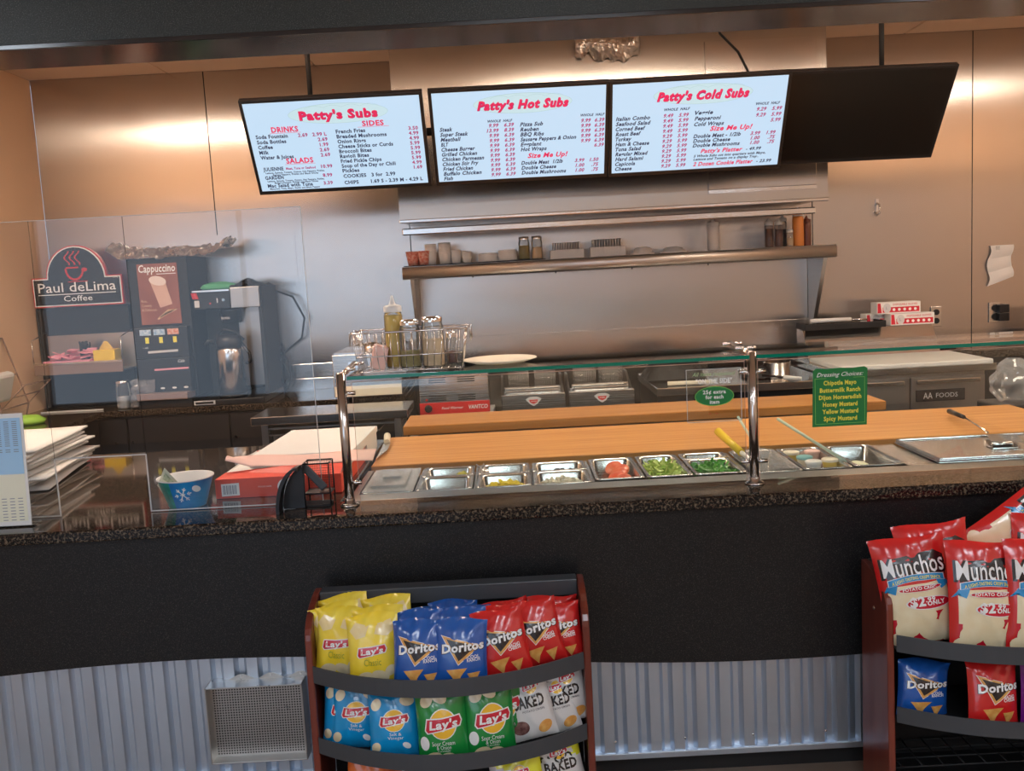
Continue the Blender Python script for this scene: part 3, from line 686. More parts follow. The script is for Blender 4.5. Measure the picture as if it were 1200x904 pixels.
# tip bowl
bw = thing('paper_bowl', 'blue and green paper bowl with a white snowflake used as tip jar', 'bowl', (-1.078, 3.06, .911))
seg = 40; m = MB(); cx, cy, z0, r0, r1, h = -1.078, 3.06, .911, .058, .088, .095
for part in range(seg):
    t0, t1 = 2*math.pi*part/seg, 2*math.pi*(part+1)/seg; mm = 'bowl_green' if 3.6 < (t0 % 6.283) < 4.35 else 'bowl_blue'
    m.add([(cx+r0*math.cos(t0), cy+r0*math.sin(t0), z0), (cx+r0*math.cos(t1), cy+r0*math.sin(t1), z0), (cx+r1*math.cos(t1), cy+r1*math.sin(t1), z0+h), (cx+r1*math.cos(t0), cy+r1*math.sin(t0), z0+h)], [(0, 1, 2, 3)], mm, True)
m.build('outer_wall', bw)
MB().lathe([(r0-.002, .004), (r1-.002, h), (r1+.002, h+.002), (r1+.002, h-.002), (r1, h-.003)], (cx, cy, z0), 'white_plastic', 40, cap=False).lathe([(.001, .004), (r0-.002, .004)], (cx, cy, z0), 'white_plastic', 40, cap=False).build('inner_wall', bw)
def cone(x, z):
    r = r0+(r1-r0)*(z-z0)/h+.0008; return (x, cy-math.sqrt(max(1e-6, r*r-(x-cx)**2)), z)
fl_ = MB()
for k in range(6):
    a = R(60*k+10); c0, s0 = math.cos(a), math.sin(a)
    def br(p, q, wd):
        d = Vector((q[0]-p[0], q[1]-p[1])).normalized(); n_ = Vector((-d.y, d.x))*wd
        fl_.add([cone(cx+.012+p[0]+n_.x, z0+.05+p[1]+n_.y), cone(cx+.012+p[0]-n_.x, z0+.05+p[1]-n_.y), cone(cx+.012+q[0]-n_.x, z0+.05+q[1]-n_.y), cone(cx+.012+q[0]+n_.x, z0+.05+q[1]+n_.y)], [(0, 1, 2, 3)], 'white_ink')
    br((0, 0), (.026*c0, .026*s0), .0016)
    for s_ in (-.7, .7):
        c1, s1 = math.cos(a+s_), math.sin(a+s_); br((.014*c0, .014*s0), (.014*c0+.009*c1, .014*s0+.009*s1), .0012)
fl_.ell(cx+.052, z0+.066, .010, .012, 'white_ink', cone, .5); fl_.build('snowflake_print', bw)
bl = MB(); bl.add([(-1.166, 3.045, .985), (-1.128, 3.02, 1.046), (-1.085, 3.03, .985), (-1.09, 3.05, .955), (-1.155, 3.055, .955)], [(0, 1, 2), (0, 2, 3, 4)], 'bill_green'); bl.add([(-1.155, 3.046, .99), (-1.128, 3.0185, 1.030), (-1.100, 3.029, .99)], [(0, 1, 2)], 'bill_mid')
tag(bl.build('dollar_bill', thick=.0008), 'folded dollar bill peeking from the blue paper bowl', 'banknote')
# red box with white sheets
rb = thing('red_box', 'open red carton of white deli sheets on the granite left of the post', 'box', (-.76, 3.3, .911))
A = Matrix.Rotation(R(0), 3, 'Z')
MB().box((-1.005, 3.125, .9112), (-.585, 3.128, .975), 'box_red').box((-1.005, 3.128, .9112), (-.585, 3.66, .914), 'box_red').box((-1.005, 3.128, .914), (-1.002, 3.66, .972), 'white_paper').box((-.588, 3.128, .914), (-.585, 3.66, .972), 'box_red').box((-1.005, 3.657, .914), (-.585, 3.66, .972), 'box_red').build('carton_body', rb)
MB().add([(-1.005, 3.125, .975), (-.585, 3.125, .975), (-.585, 3.19, .998), (-.80, 3.19, .998), (-.985, 3.19, .985)], [(0, 1, 2, 3, 4)], 'box_red').build('front_flap', rb, thick=.002)
MB().box((-1.0, 3.13, .915), (-.59, 3.655, .970), 'white_paper').build('inner_block', rb)
f = flat(3.1235); tx = MB()
tx.blob([(-.985, .918), (-.925, .920), (-.925, .962), (-.985, .960)], 'white_ink', f, 1)
for k in range(9): tx.box((-.978+k*.005, 3.1228, .925), (-.978+k*.005+(.0018 if k % 2 else .003), 3.1234, .955), 'grey_ink')
tx.txt('FOOD SAFE', -.862, .943, .005, 'light_pink', f, 'L', .045, 0, .02)
tx.ell(-.762, .942, .036, .030, 'white_ink', f); tx.txt('E', -.775, .955, .007, 'black_ink', flat(3.1228), 'L'); tx.txt('Loo', -.785, .934, .014, 'black_ink', flat(3.1228), 'L', .03)
tx.build('printing', rb)
lin = MB()
def liner(u, v):
    x = -.985+.50*u; y = 3.19+.10*v; z = .999+.020*v
    if u < .16: z += .035*(1-u/.16)*math.sin(math.pi*min(1, v+.3))
    return (x, y, z+.004*math.sin(u*9))
lin.grid(liner, 24, 6, 'light_pink'); tag(lin.build('pink_liner', thick=.001), 'pale pink liner sheet folded over the front of the red carton', 'paper')
# white box behind/right
wbx = thing('white_box', 'white cardboard box with lid behind the red carton by the left post', 'box', (-.7, 3.65, .911))
MB().prism([(3.285, .976), (3.30, 1.018), (3.95, 1.0), (3.95, .976)], 'x', -.93, -.572, 'white_paper').build('box_lid', wbx, bevel=.003)
MB().box((-.925, 3.67, .9112), (-.577, 3.945, .9755), 'white_paper').build('box_body', wbx)
S.objects['white_box']['category'] = 'box'
tray = MB().box((-1.09, 3.70, .9112), (-1.02, 3.95, .925), 'dull_steel', rot=(0, 0, R(-8)))
tag(tray.build('metal_tray', bevel=.002), 'narrow steel tray edge lying left of the white box', 'tray')
# card / pen holder black
ch = thing('card_holder', 'black mesh card holder with curved side on the granite beside the left post', 'holder', (-.66, 2.93, .911))
arc = [(2.87+.10*(1-math.cos(R(a))) , .911+.135*math.sin(R(a))) for a in range(0, 91, 9)]
arc2 = [(y+.012 if i else y+.014, z-.010 if i > 2 else z) for i, (y, z) in enumerate(arc)]
pts3 = [(-.742+.048*((y-2.87)/.10), y, z) for y, z in arc]
m = MB(); 
arcp = [(-.745+.075*(1-math.cos(R(a))), .911+.140*math.sin(R(a))) for a in range(0, 91, 9)]
inn = [(x+.010, z-.004) for x, z in arcp]
m.prism(arcp+[(-.67, .911+.128)]+inn[::-1][1:]+[], 'y', 2.87, 2.925, 'black_plastic'); m.build('curved_side', ch)
MB().prism([(-.733, .912)]+[(x+.009, z-.008) for x, z in arcp[1:]]+[(-.667, .912)], 'y', 2.93, 2.936, 'black_plastic').build('side_panel', ch)
m = MB()
for z in (.955, 1.05): m.tube([(-.665, 2.93, z), (-.585, 2.93, z), (-.585, 3.0, z), (-.665, 3.0, z)], .0025, 'black_plastic', 6, True)
for x, y in ((-.665, 2.93), (-.585, 2.93), (-.585, 3.0), (-.665, 3.0)): m.tube([(x, y, .912), (x, y, 1.05)], .0025, 'black_plastic')
for k in range(14): x = -.66+k*.0056; m.tube([(x, 3.0, .955), (x, 3.0, 1.05)], .0006, 'black_plastic', 4)
for k in range(12): z = .96+k*.0078; m.tube([(-.665, 3.0, z), (-.585, 3.0, z)], .0006, 'black_plastic', 4)
m.box((-.665, 2.93, .953), (-.585, 3.0, .956), 'black_plastic'); m.build('mesh_basket', ch)
MB().box((-.70, 2.94, .9112), (-.59, 3.0, .918), 'matte_black').build('base_plate', ch)
dv = MB(); dv.box((-.013, -.005, -.052), (.013, .004, .052), 'band_grey', rot=(0, R(-40), 0)); 
o = dv.build('card_reader', bevel=.004); o.location = (-.640, 2.958, 1.005); tag(o, 'slim dark device leaning diagonally in the black mesh holder', 'device')

# ================================================================== COFFEE COUNTER
cc = thing('coffee_counter', 'black back cabinet under dark granite along the left back wall', 'cabinet', (-1.9, 5.9, 0))
MB().box((XL+.004, 5.64, 0), (-.63, 6.19, .874), 'dark_cabinet').build('carcass', cc)
for x0, x1 in ((-2.91, -2.3), (-2.29, -1.69), (-1.68, -1.16), (-1.15, -.64)): 
    d = MB().box((x0, 5.62, .1), (x1, 5.64, .86), 'dark_cabinet').build('door', cc, bevel=.003)
    kx = x1-.06 if x0 < -2.5 else x0+.03
    MB().lathe([(.004, 0), (.008, .012), (.008, .02)], (kx, 5.62, .72), 'chrome', 12, (0, -1, 0)).build('knob', d)
g = MB().box((XL+.003, 5.60, .875), (-.63, 6.185, .910), 'granite').build('granite_back_counter', bevel=.004); tag(g, 'dark granite top of the coffee counter against the left back wall', 'countertop')
ZG = .911
# coffee sign display
cs = thing('coffee_sign', 'black arched coffee sign with red and white border on a black backboard', 'sign', (-2.62, 5.9, ZG))
MB().box((-2.912, 5.93, ZG), (-2.34, 5.96, 1.53), 'matte_black').build('backboard', cs, bevel=.003)
def archpoly(x0, x1, z0, zs, zt, ins):
    c = (x0+x1)/2; r = (x1-x0)*.335-ins; p = [(x1-ins, z0+ins), (x1-ins, zs-ins)]
    for k in range(17): a = math.pi*k/16; p.append((c+r*math.cos(a), zs-ins+(zt-zs)*math.sin(a)))
    return p+[(x0+ins, zs-ins), (x0+ins, z0+ins)]
sx0, sx1, sz0, szs, szt = -2.90, -2.35, 1.535, 1.715, 1.905
MB().prism(archpoly(sx0, sx1, sz0, szs, szt, 0), 'y', 5.90, 5.93, 'red').build('red_border', cs)
MB().prism(archpoly(sx0, sx1, sz0, szs, szt, .006), 'y', 5.897, 5.90, 'white_ink').build('white_border', cs)
MB().prism(archpoly(sx0, sx1, sz0, szs, szt, .013), 'y', 5.894, 5.897, 'matte_black').build('sign_face', cs)
f = flat(5.893); tx = MB(); mx = -2.625
tx.txt('Paul deLima', mx, 1.625, .058, 'white_ink', f, 'C', .475, 0, .004); tx.box((mx-.24, 5.892, 1.608), (mx+.235, 5.8935, 1.613), 'white_ink')
tx.txt('Coffee', mx+.0, 1.567, .034, 'white_ink', f, 'C', .175, 0, .004); tx.txt('TM', -2.372, 1.694, .012, 'white_ink', f, 'R', .032)
# red cup drawing
for k in range(3):
    xx = mx-.045+k*.032
    tx.grid(lambda u, v, xx=xx: (xx+.014*math.sin(v*7+1)+(u-.5)*.009, 5.8925, 1.785+.085*v), 1, 12, 'red')
tx.grid(lambda u, v: (mx-.005+(.062-.012*u)*math.cos(math.pi+math.pi*v*.92)*.95, 5.8925, 1.765+(.075-.014*u)*math.sin(math.pi+math.pi*v*.92)), 1, 14, 'red')
tx.box((mx-.055, 5.892, 1.765), (mx+.02, 5.893, 1.774), 'red'); tx.box((mx-.05, 5.892, 1.682), (mx+.07, 5.893, 1.687), 'red')
tx.ell(mx+.056, 1.755, .018, .012, 'red', flat(5.8925)); tx.build('lettering', cs)
# condiment tray
ct = thing('condiment_tray', 'clear fronted steel condiment shelf hung below the coffee sign', 'tray', (-2.57, 5.8, 1.13))
MB().box((-2.845, 5.70, 1.14), (-2.315, 5.92, 1.15), 'dull_steel').box((-2.845, 5.696, 1.135), (-2.315, 5.70, 1.205), 'brown_panel').build('shelf', ct, bevel=.002)
MB().box((-2.845, 5.693, 1.196), (-2.315, 5.697, 1.207), 'bright_steel').build('front_lip', ct)
MB().box((-2.845, 5.905, 1.15), (-2.315, 5.915, 1.36), 'dull_steel').build('steel_back', ct)
m = MB()
for x in (-2.845, -2.315): m.tube([(x, 5.70, 1.2), (x, 5.70, 1.345), (x, 5.90, 1.38)], .004, 'pan_steel')
m.build('side_wires', ct)
for x0, m1, nm, lab in ((-2.80, 'pink', 'sweetener_pack', 'pink sweetener packets heaped in the condiment tray'), (-2.50, 'yellow', 'sweetener_pack', 'yellow sweetener box with peaked lid in the condiment tray')):
    b = MB()
    if m1 == 'pink':
        for k in range(26): b.box((x0+random.uniform(0, .2), 5.72+random.uniform(0, .1), 1.2005-.05+random.uniform(0, .05)), (0, 0, 0), m1) if 0 else None
        for k in range(30):
            cx, cy, cz = x0+.03+random.uniform(0, .25), 5.735+random.uniform(0, .1), 1.19+random.uniform(.0, .085)
            b.box((cx-.03, cy-.02, cz), (cx+.03, cy+.02, cz+.004), 'pink', rot=(random.uniform(-.4, .4), random.uniform(-.3, .3), random.uniform(-.5, .5)))
        b.box((x0, 5.72, 1.151), (x0+.28, 5.85, 1.215), 'pink'); o = b.build(nm); tag(o, lab, 'sweetener', kind='stuff')
    else:
        b.box((x0, 5.73, 1.151), (x0+.13, 5.83, 1.268), 'yellow'); b.prism([(x0+.02, 1.268), (x0+.11, 1.268), (x0+.075, 1.318), (x0+.055, 1.318)], 'y', 5.77, 5.775, 'mustard_yellow'); o = b.build(nm, bevel=.004); tag(o, lab, 'sweetener')
b = MB()
for k in range(22): a = random.uniform(-.25, .25); b.cyl((-2.575+random.uniform(-.03, .03), 5.79+random.uniform(-.02, .02), 1.152), (-2.575+random.uniform(-.03, .03)+a*.08, 5.79, 1.315+random.uniform(-.02, .01)), .004, 'matte_black', 5)
tag(b.build('stir_sticks'), 'bunch of black stir sticks between the pink and yellow packets', 'stirrers', kind='stuff')
# sugar shaker, creamer bag, white stick
jar(-2.338, 5.72, ZG, 'glass sugar shaker with metal lid in front of the cappuccino machine', 'sugar', .42, .165, .043)
b = MB(); b.grid(lambda u, v: (-2.27+.13*u+.01*noise.noise((u*4, v*4, 1)), 5.70+.02*noise.noise((u*5, v*5, 7)), ZG+.006+.16*v), 10, 12, 'clear_plastic', False)
tag(b.build('plastic_bag', thick=.05), 'small crumpled clear plastic bag beside the sugar shaker', 'plastic bag')
b = MB(); b.box((-2.82, 5.665, ZG+.001), (-2.45, 5.68, ZG+.008), 'white_plastic'); b.box((-2.80, 5.69, ZG+.001), (-2.50, 5.705, ZG+.006), 'white_plastic'); tag(b.build('straws'), 'white straws lying at the granite edge under the coffee sign', 'straw')
# cappuccino machine
cm = thing('cappuccino_machine', 'tall black cappuccino dispenser with brown poster and crumpled foil on top', 'coffee machine', (-2.0, 5.95, ZG))
MB().box((-2.265, 5.78, ZG+.046), (-1.905, 6.16, 1.80), 'matte_black').build('body', cm, bevel=.006)
MB().box((-2.235, 5.70, .995), (-1.915, 5.78, 1.20), 'black_plastic').build('dispense_recess', cm, bevel=.003)
MB().box((-2.245, 5.72, 1.20), (-1.92, 5.78, 1.385), 'black_plastic').build('control_panel', cm, bevel=.004)
MB().box((-2.225, 5.63, .958), (-1.925, 5.78, .998), 'brown_panel').build('drip_tray', cm, bevel=.003)
MB().box((-2.225, 5.65, ZG), (-1.905, 6.15, .956), 'matte_black').build('base', cm)
ps = MB().box((-2.205, 5.772, 1.402), (-1.965, 5.779, 1.765), 'poster_brown').build('poster', cm)
f = flat(5.771); tx = MB(); tx.txt('Cappuccino', -2.085, 1.715, .044, 'white_ink', f, 'C', .22, .1, .02); tx.box((-2.09, 5.7705, 1.700), (-1.975, 5.7715, 1.704), 'white_ink')
tx.blob([(-2.135, 1.665), (-2.040, 1.645), (-2.010, 1.52), (-2.085, 1.50)], 'foam_tan', f, 2); tx.ell(-2.087, 1.662, .052, .028, 'foam_white', flat(5.7705), -.2)
for k, s in enumerate(('Rich,', 'Creamy', '& Delicious.')): tx.txt(s, -2.195, 1.535-k*.026, .017, 'tan_ink', f, 'L', (.035, .06, .09)[k])
for k in range(4): tx.blob([(-2.11+.02*k, 1.435+.012*k), (-2.10+.02*k, 1.428+.012*k), (-2.03+.015*k, 1.485), (-2.038+.015*k, 1.49)], 'tan_ink', f, 1)
for k in range(3):
    x = -2.205+k*.083
    tx.blob([(x, 1.34), (x+.068, 1.34), (x+.068, 1.375), (x, 1.375)], 'sticker_orange' if k == 2 else 'sticker_blue', flat(5.7185), 1); tx.blob([(x+.03, 1.292), (x+.052, 1.292), (x+.052, 1.328), (x+.03, 1.328)], 'yellow_ink', flat(5.7185), 1)
tx.blob([(-2.165, 1.232), (-1.985, 1.236), (-1.985, 1.25), (-2.165, 1.246)], 'pale_grey', flat(5.7185), 1)
tx.blob([(-2.13, 1.128), (-1.925, 1.132), (-1.925, 1.143), (-2.13, 1.139)], 'pink', flat(5.6985), 1)
tx.txt('Cafe', -1.985, 1.172, .017, 'white_ink', flat(5.6985), 'L', .04, .3)
tx.txt('~ cafe', -2.195, 1.262, .010, 'white_ink', flat(5.7185), 'L')
for k in range(3):
    x = -2.09+k*.07
    tx.blob([(x-.022, 1.018), (x+.022, 1.018), (x+.026, 1.10), (x-.026, 1.10)], 'matte_black', flat(5.698), 1); tx.ell(x, 1.022, .014, .006, 'white_ink', flat(5.697))
tx.build('printing', cm)
def crumple(name, lab, cx, cy, z, W, D, amp, sd, m='foil', hang=0, curl=.0):
    b = MB()
    def fn(u, v):
        x = (u-.5)*W; y = (v-.5)*D; n1 = noise.noise((u*W*14, v*D*14, sd)); n2 = noise.noise((u*W*40, v*D*40, sd+9))
        e = max(0, abs(u-.5)*2-.7)/.3
        return (cx+x+.012*n2, cy+y+.012*n1, z+amp*.30+amp*(n1*.45+abs(n2)*.55)*.6+curl*e*e-(hang*max(0, (.35-v)/.35)**1.2))
    b.grid(fn, int(W*110), int(D*90)+6, m, False); o = b.build(name, thick=.0005); return tag(o, lab, 'foil')
crumple('aluminium_foil', 'wide crumpled aluminium foil sheet on the cappuccino machine', -2.03, 5.93, 1.822, .70, .34, .085, 3, hang=.05, curl=.05)
# coffee brewer
br_ = thing('coffee_brewer', 'black and steel drip coffee brewer with cloths on its top', 'coffee machine', (-1.68, 5.95, ZG))
MB().box((-1.875, 5.76, 1.475), (-1.66, 6.12, 1.585), 'black_plastic').build('brew_head', br_, bevel=.006)
MB().box((-1.66, 5.765, 1.475), (-1.485, 6.12, 1.60), 'dull_steel').build('water_tank', br_, bevel=.004)
MB().box((-1.66, 5.90, .99), (-1.49, 6.14, 1.475), 'dull_steel').build('steel_column', br_, bevel=.003)
MB().box((-1.875, 5.96, .93), (-1.66, 6.14, 1.475), 'matte_black').build('back_column', br_, bevel=.003)
MB().box((-1.50, 5.78, .93), (-1.475, 6.15, 1.60), 'matte_black').build('side_trim', br_, bevel=.003)
MB().box((-1.88, 5.62, ZG), (-1.47, 6.13, .945), 'black_plastic').build('base', br_, bevel=.004)
MB().box((-1.885, 5.615, .918), (-1.76, 5.62, .942), 'pale_grey').box((-1.875, 5.612, .924), (-1.77, 5.616, .936), 'matte_black').build('base_plate', br_)
MB().box((-1.882, 5.752, 1.580), (-1.662, 6.0, 1.590), 'bright_steel').build('top_strip', br_)
MB().lathe([(.055, 0), (.065, .07), (.072, .085)], (-1.69, 5.86, 1.385), 'black_plastic', 24).build('brew_funnel', br_)
tx = MB(); f = flat(5.757); tx.blob([(-1.875, 1.49), (-1.845, 1.49), (-1.845, 1.53), (-1.875, 1.53)], 'pale_grey', f, 1); tx.ell(-1.70, 1.528, .009, .009, 'sticker_blue', f); tx.ell(-1.78, 1.51, .005, .005, 'red', f); tx.box((-1.74, 5.7565, 1.512), (-1.733, 5.7575, 1.54), 'pale_grey')
tx.txt('BUNN', -1.705, 1.41, .015, 'pale_grey', flat(5.785), 'C', .05); tx.build('labels', br_)
b = MB(); b.grid(lambda u, v: (-1.878+.035*u-.012*v, 5.748, 1.54+.04*math.sin(v*2)*v), 2, 4, 'red'); tag(b.build('red_clip', thick=.004), 'small red clip on the left of the brewer head', 'clip')
b = MB(); b.lathe([(.001, 0), (.085, 0), (.10, .012), (.085, .03), (.04, .044), (.001, .045)], (-1.745, 5.85, 1.592), 'green_cloth', 24, sx=1.15, sy=.7, cap=False); tag(b.build('green_cloth'), 'folded green cloth on top of the coffee brewer', 'cloth')
b = MB(); b.grid(lambda u, v: (-1.67+.22*u, 5.80+.18*v, 1.604+.075*math.sin(math.pi*u)**2*(1-u)*math.sin(math.pi*v)+.012*noise.noise((u*9, v*9, 4))), 18, 12, 'matte_black', False); tag(b.build('black_cloth', thick=.008), 'crumpled black cloth beside the green one on the brewer', 'cloth')
# airpot
ap = thing('airpot', 'stainless airpot with black pump lid under the brewer head', 'airpot', (-1.672, 5.70, .946))
ax, ay, az = -1.672, 5.70, .946
MB().lathe([(.082, 0), (.083, .015), (.080, .022)], (ax, ay, az), 'black_plastic', 32).build('base', ap)
MB().lathe([(.079, .02), (.080, .25), (.078, .285), (.072, .30)], (ax, ay, az), 'bright_steel', 32).build('body', ap)
MB().lathe([(.073, .298), (.080, .31), (.078, .345), (.062, .375), (.03, .385), (.001, .385)], (ax, ay, az), 'black_plastic', 32, cap=False).build('pump_lid', ap)
MB().tube([(ax-.07, ay-.04, az+.335), (ax-.11, ay-.05, az+.345), (ax-.125, ay-.05, az+.32)], .012, 'black_plastic', 10).build('spout', [q for q in KIDS(ap) if q.name.startswith('pump_lid')][0])
MB().tube([(ax+.06, ay, az+.34), (ax+.115, ay, az+.26), (ax+.12, ay, az+.21), (ax+.09, ay, az+.20)], .010, 'black_plastic', 8).build('side_handle', ap)
MB().tube([(ax-.05, ay+.0, az+.385), (ax-.02, ay-.02, az+.41), (ax+.05, ay-.02, az+.39), (ax+.09, ay, az+.34)], .007, 'black_plastic', 8).build('carry_handle', ap)
b = MB(); b.tube([(-1.45, 6.05, 1.56), (-1.36, 6.1, 1.52), (-1.30, 6.12, 1.38), (-1.33, 6.13, 1.25), (-1.44, 6.13, 1.17), (-1.47, 6.13, 1.12), (-1.44, 6.12, 1.05), (-1.42, 6.1, .97), (-1.45, 6.08, .925)], .007, 'matte_black', 8)
b.tube([(-1.46, 6.12, 1.15), (-1.50, 6.12, 1.05), (-1.46, 6.1, .96), (-1.41, 6.1, 1.02), (-1.43, 6.12, 1.12), (-1.46, 6.13, 1.18), (-1.48, 6.15, 1.19)], .006, 'matte_black', 8)
tag(b.build('power_cord'), 'coiled black power cord between the brewer and the left wall outlet', 'cord')
def outlet(x, z, lab, w=.07, h=.13):
    t = thing('wall_outlet', lab, 'outlet', (x, YB-.003, z-h/2), 'wall outlets')
    MB().box((x-w/2, YB-.010, z-h/2), (x+w/2, YB-.005, z+h/2), 'pan_steel').build('cover_plate', t, bevel=.002)
    for s in (-1, 1): MB().lathe([(.019, 0), (.019, .006)], (x, YB-.010, z+s*.028), 'matte_black', 16, (0, -1, 0)).build('socket', t)
outlet(-1.487, 1.16, 'duplex wall outlet with black cord right of the coffee brewer'); outlet(2.772, 1.168, 'duplex wall outlet right of the glove boxes'); outlet(3.150, 1.175, 'wall outlet holding black chargers at the right')
for z in (1.20, 1.145):
    b = MB(); b.box((3.16, YB-.055, z-.026), (3.225, YB-.0165, z+.026), 'black_plastic'); tag(b.build('charger', bevel=.004), 'black plug charger in the right outlet, %s' % ('upper one' if z > 1.17 else 'lower one'), 'charger', 'chargers in the right outlet')
for k, x in enumerate((3.315, 3.42)):
    ph = thing('cordless_phone', 'black cordless phone standing at the right, %s of the two' % ('left' if k == 0 else 'right'), 'phone', (x, 6.0, 1.011), 'cordless phones')
    MB().box((x-.028, 5.99, 1.035), (x+.028, 6.02, 1.19), 'black_plastic').build('handset', ph, bevel=.008)
    MB().box((x-.04, 5.97, 1.011), (x+.04, 6.06, 1.05), 'black_plastic').build('cradle', ph, bevel=.005)
    MB().box((x-.018, 5.986, 1.135), (x+.018, 5.99, 1.165), 'pale_grey').build('display', ph)
    b = MB()
    for i in range(3):
        for j in range(4): b.box((x-.019+i*.014, 5.986, 1.062+j*.016), (x-.009+i*.014, 5.99, 1.072+j*.016), 'white_ink')
    b.build('keypad', ph)
# wire rack on the left wall with bags
wr = thing('wire_rack', 'brown wire rack leaning by the left wall holding white packets', 'rack', (-2.85, 5.35, .95))
m = MB()
for y in (5.2, 5.5): m.tube([(-2.91, y, 1.38), (-2.80, y, 1.0), (-2.66, y, 1.13)], .005, 'brown_panel'); m.tube([(-2.80, y, 1.0), (-2.86, y, .80)], .005, 'brown_panel')
for p in ((-2.66, 1.13), (-2.73, 1.065), (-2.80, 1.0), (-2.85, 1.17), (-2.91, 1.38)): m.tube([(p[0], 5.2, p[1]), (p[0], 5.5, p[1])], .004, 'brown_panel')
m.build('wires', wr)
b = MB(); b.box((-2.88, 5.22, 1.03), (-2.82, 5.40, 1.20), 'white_plastic', rot=(0, R(16), 0)); b.build('bags', wr, bevel=.02)
b = MB(); b.lathe([(.001, 0), (.07, .0), (.08, .02), (.05, .045), (.001, .05)], (-2.70, 5.25, .911), 'leaf_lime', 12, sx=1.4, cap=False); tag(b.build('lime_packet'), 'lime green crumpled packet at the left end behind the price card', 'packet')
b = MB(); b.box((XL+.005, 5.0, 0), (-2.45, 5.59, .874), 'dark_cabinet').box((XL+.005, 4.98, .875), (-2.43, 5.595, .910), 'granite'); tag(b.build('side_cabinet', bevel=.003), 'dark granite topped side cabinet along the left wall', 'cabinet')
# ================================================================== KITCHEN BACK LINE
pl = thing('prep_shelf', 'stainless work table with thick edge left of the food warmer', 'table', (-1.0, 5.2, 0))
MB().box((-1.39, 5.0, .868), (-.56, 5.36, .912), 'bright_steel').build('table_top', pl, bevel=.003)
MB().box((-1.34, 5.05, .835), (-.6, 5.32, .845), 'dull_steel').box((-1.34, 5.05, .80), (-.72, 5.30, .808), 'dull_steel').build('under_shelf', pl)
for x in (-1.33, -.62):
    for y in (5.06, 5.30): MB().box((x-.018, y-.018, 0), (x+.018, y+.018, .868), 'dull_steel').build('leg', pl)
# silver warmer beside the left post
sw = thing('steam_warmer', 'boxy stainless countertop warmer with side louvres left of the wire basket', 'warmer', (-.93, 5.8, .91))
MB().box((-1.04, 5.55, .925), (-.64, 6.1, 1.175), 'pan_steel').build('body', sw, bevel=.004)
MB().box((-1.03, 5.56, 1.175), (-.65, 6.09, 1.185), 'bright_steel').build('top_rim', sw)
for k in range(3): MB().box((-.945, 5.543, 1.075+k*.022), (-.885, 5.55, 1.087+k*.022), 'chrome').build('louvre', sw)
for x in (-1.01, -.67):
    for y in (5.58, 6.07): MB().cyl((x, y, .911), (x, y, .926), .012, 'black_plastic', 10).build('foot', sw)
MB().box((-1.035, 5.545, .93), (-.645, 5.55, .99), 'cream').build('lower_panel', sw)
MB().lathe([(.008, 0), (.008, .014)], (-.99, 5.545, .965), 'black_plastic', 12, (0, -1, 0)).build('knob', sw)
MB().lathe([(.06, 0), (.055, .03), (.02, .04), (.001, .04)], (-.84, 5.8, 1.186), 'bright_steel', 24, cap=False).build('lid', sw)
# equipment stand
es = thing('equipment_stand', 'low stainless stand carrying warmer and fryers along the back wall', 'table', (.2, 5.5, 0))
MB().box((-.60, 5.12, .66), (.74, 5.95, .70), 'dull_steel').build('table_top', es, bevel=.003)
for x in (-.55, .69):
    for y in (5.16, 5.9): MB().box((x-.02, y-.02, 0), (x+.02, y+.02, .66), 'dull_steel').build('leg', es)
MB().box((-.59, 5.2, .2), (.73, 5.9, .22), 'dull_steel').build('lower_shelf', es)
b = MB(); b.box((-.52, 5.24, .701), (-.10, 5.62, .832), 'foil'); o = b.build('foil_wrapped_riser'); 
md = o.modifiers.new('s', 'SUBSURF'); md.subdivision_type = 'SIMPLE'; md.levels = 5; md.render_levels = 5
tx_ = bpy.data.textures.new('crinkle', 'CLOUDS'); tx_.noise_scale = .035; d = o.modifiers.new('d', 'DISPLACE'); d.texture = tx_; d.strength = .018; d.mid_level = 1.0
tag(o, 'crumpled foil wrapped block beneath the red fronted food warmer', 'foil')
fw_ = thing('food_warmer', 'stainless food warmer with red control strip below the wire basket', 'warmer', (-.32, 5.4, .833))
MB().box((-.513, 5.24, .842), (-.130, 5.62, 1.055), 'pan_steel').build('body', fw_, bevel=.004)
MB().box((-.515, 5.232, .845), (-.128, 5.242, .908), 'red').build('control_strip', fw_)
for x, z in ((-.44, .93), (-.28, .93), (-.44, 1.03), (-.28, 1.03)):
    b = MB()
    for k in range(3): b.box((x-.02, 5.236, z-.012+k*.012), (x+.075, 5.242, z-.007+k*.012), 'matte_black')
    b.build('vent_slots', fw_)
MB().lathe([(.022, 0), (.020, .012), (.012, .014), (.001, .014)], (-.468, 5.232, .877), 'black_plastic', 20, (0, -1, 0), cap=False).build('dial', fw_)
tx = MB(); f = flat(5.231); tx.txt('Food Warmer', -.395, .870, .014, 'white_ink', f, 'L', .12, .35, .006); tx.txt('VANTCO', -.245, .866, .022, 'white_ink', f, 'L', .105, .2, .02); tx.ell(-.475, .925, .006, .006, 'red', f); tx.build('lettering', fw_)
for x in (-.48, -.16):
    for y in (5.27, 5.59): MB().cyl((x, y, .833), (x, y, .843), .012, 'black_plastic', 10).build('foot', fw_)
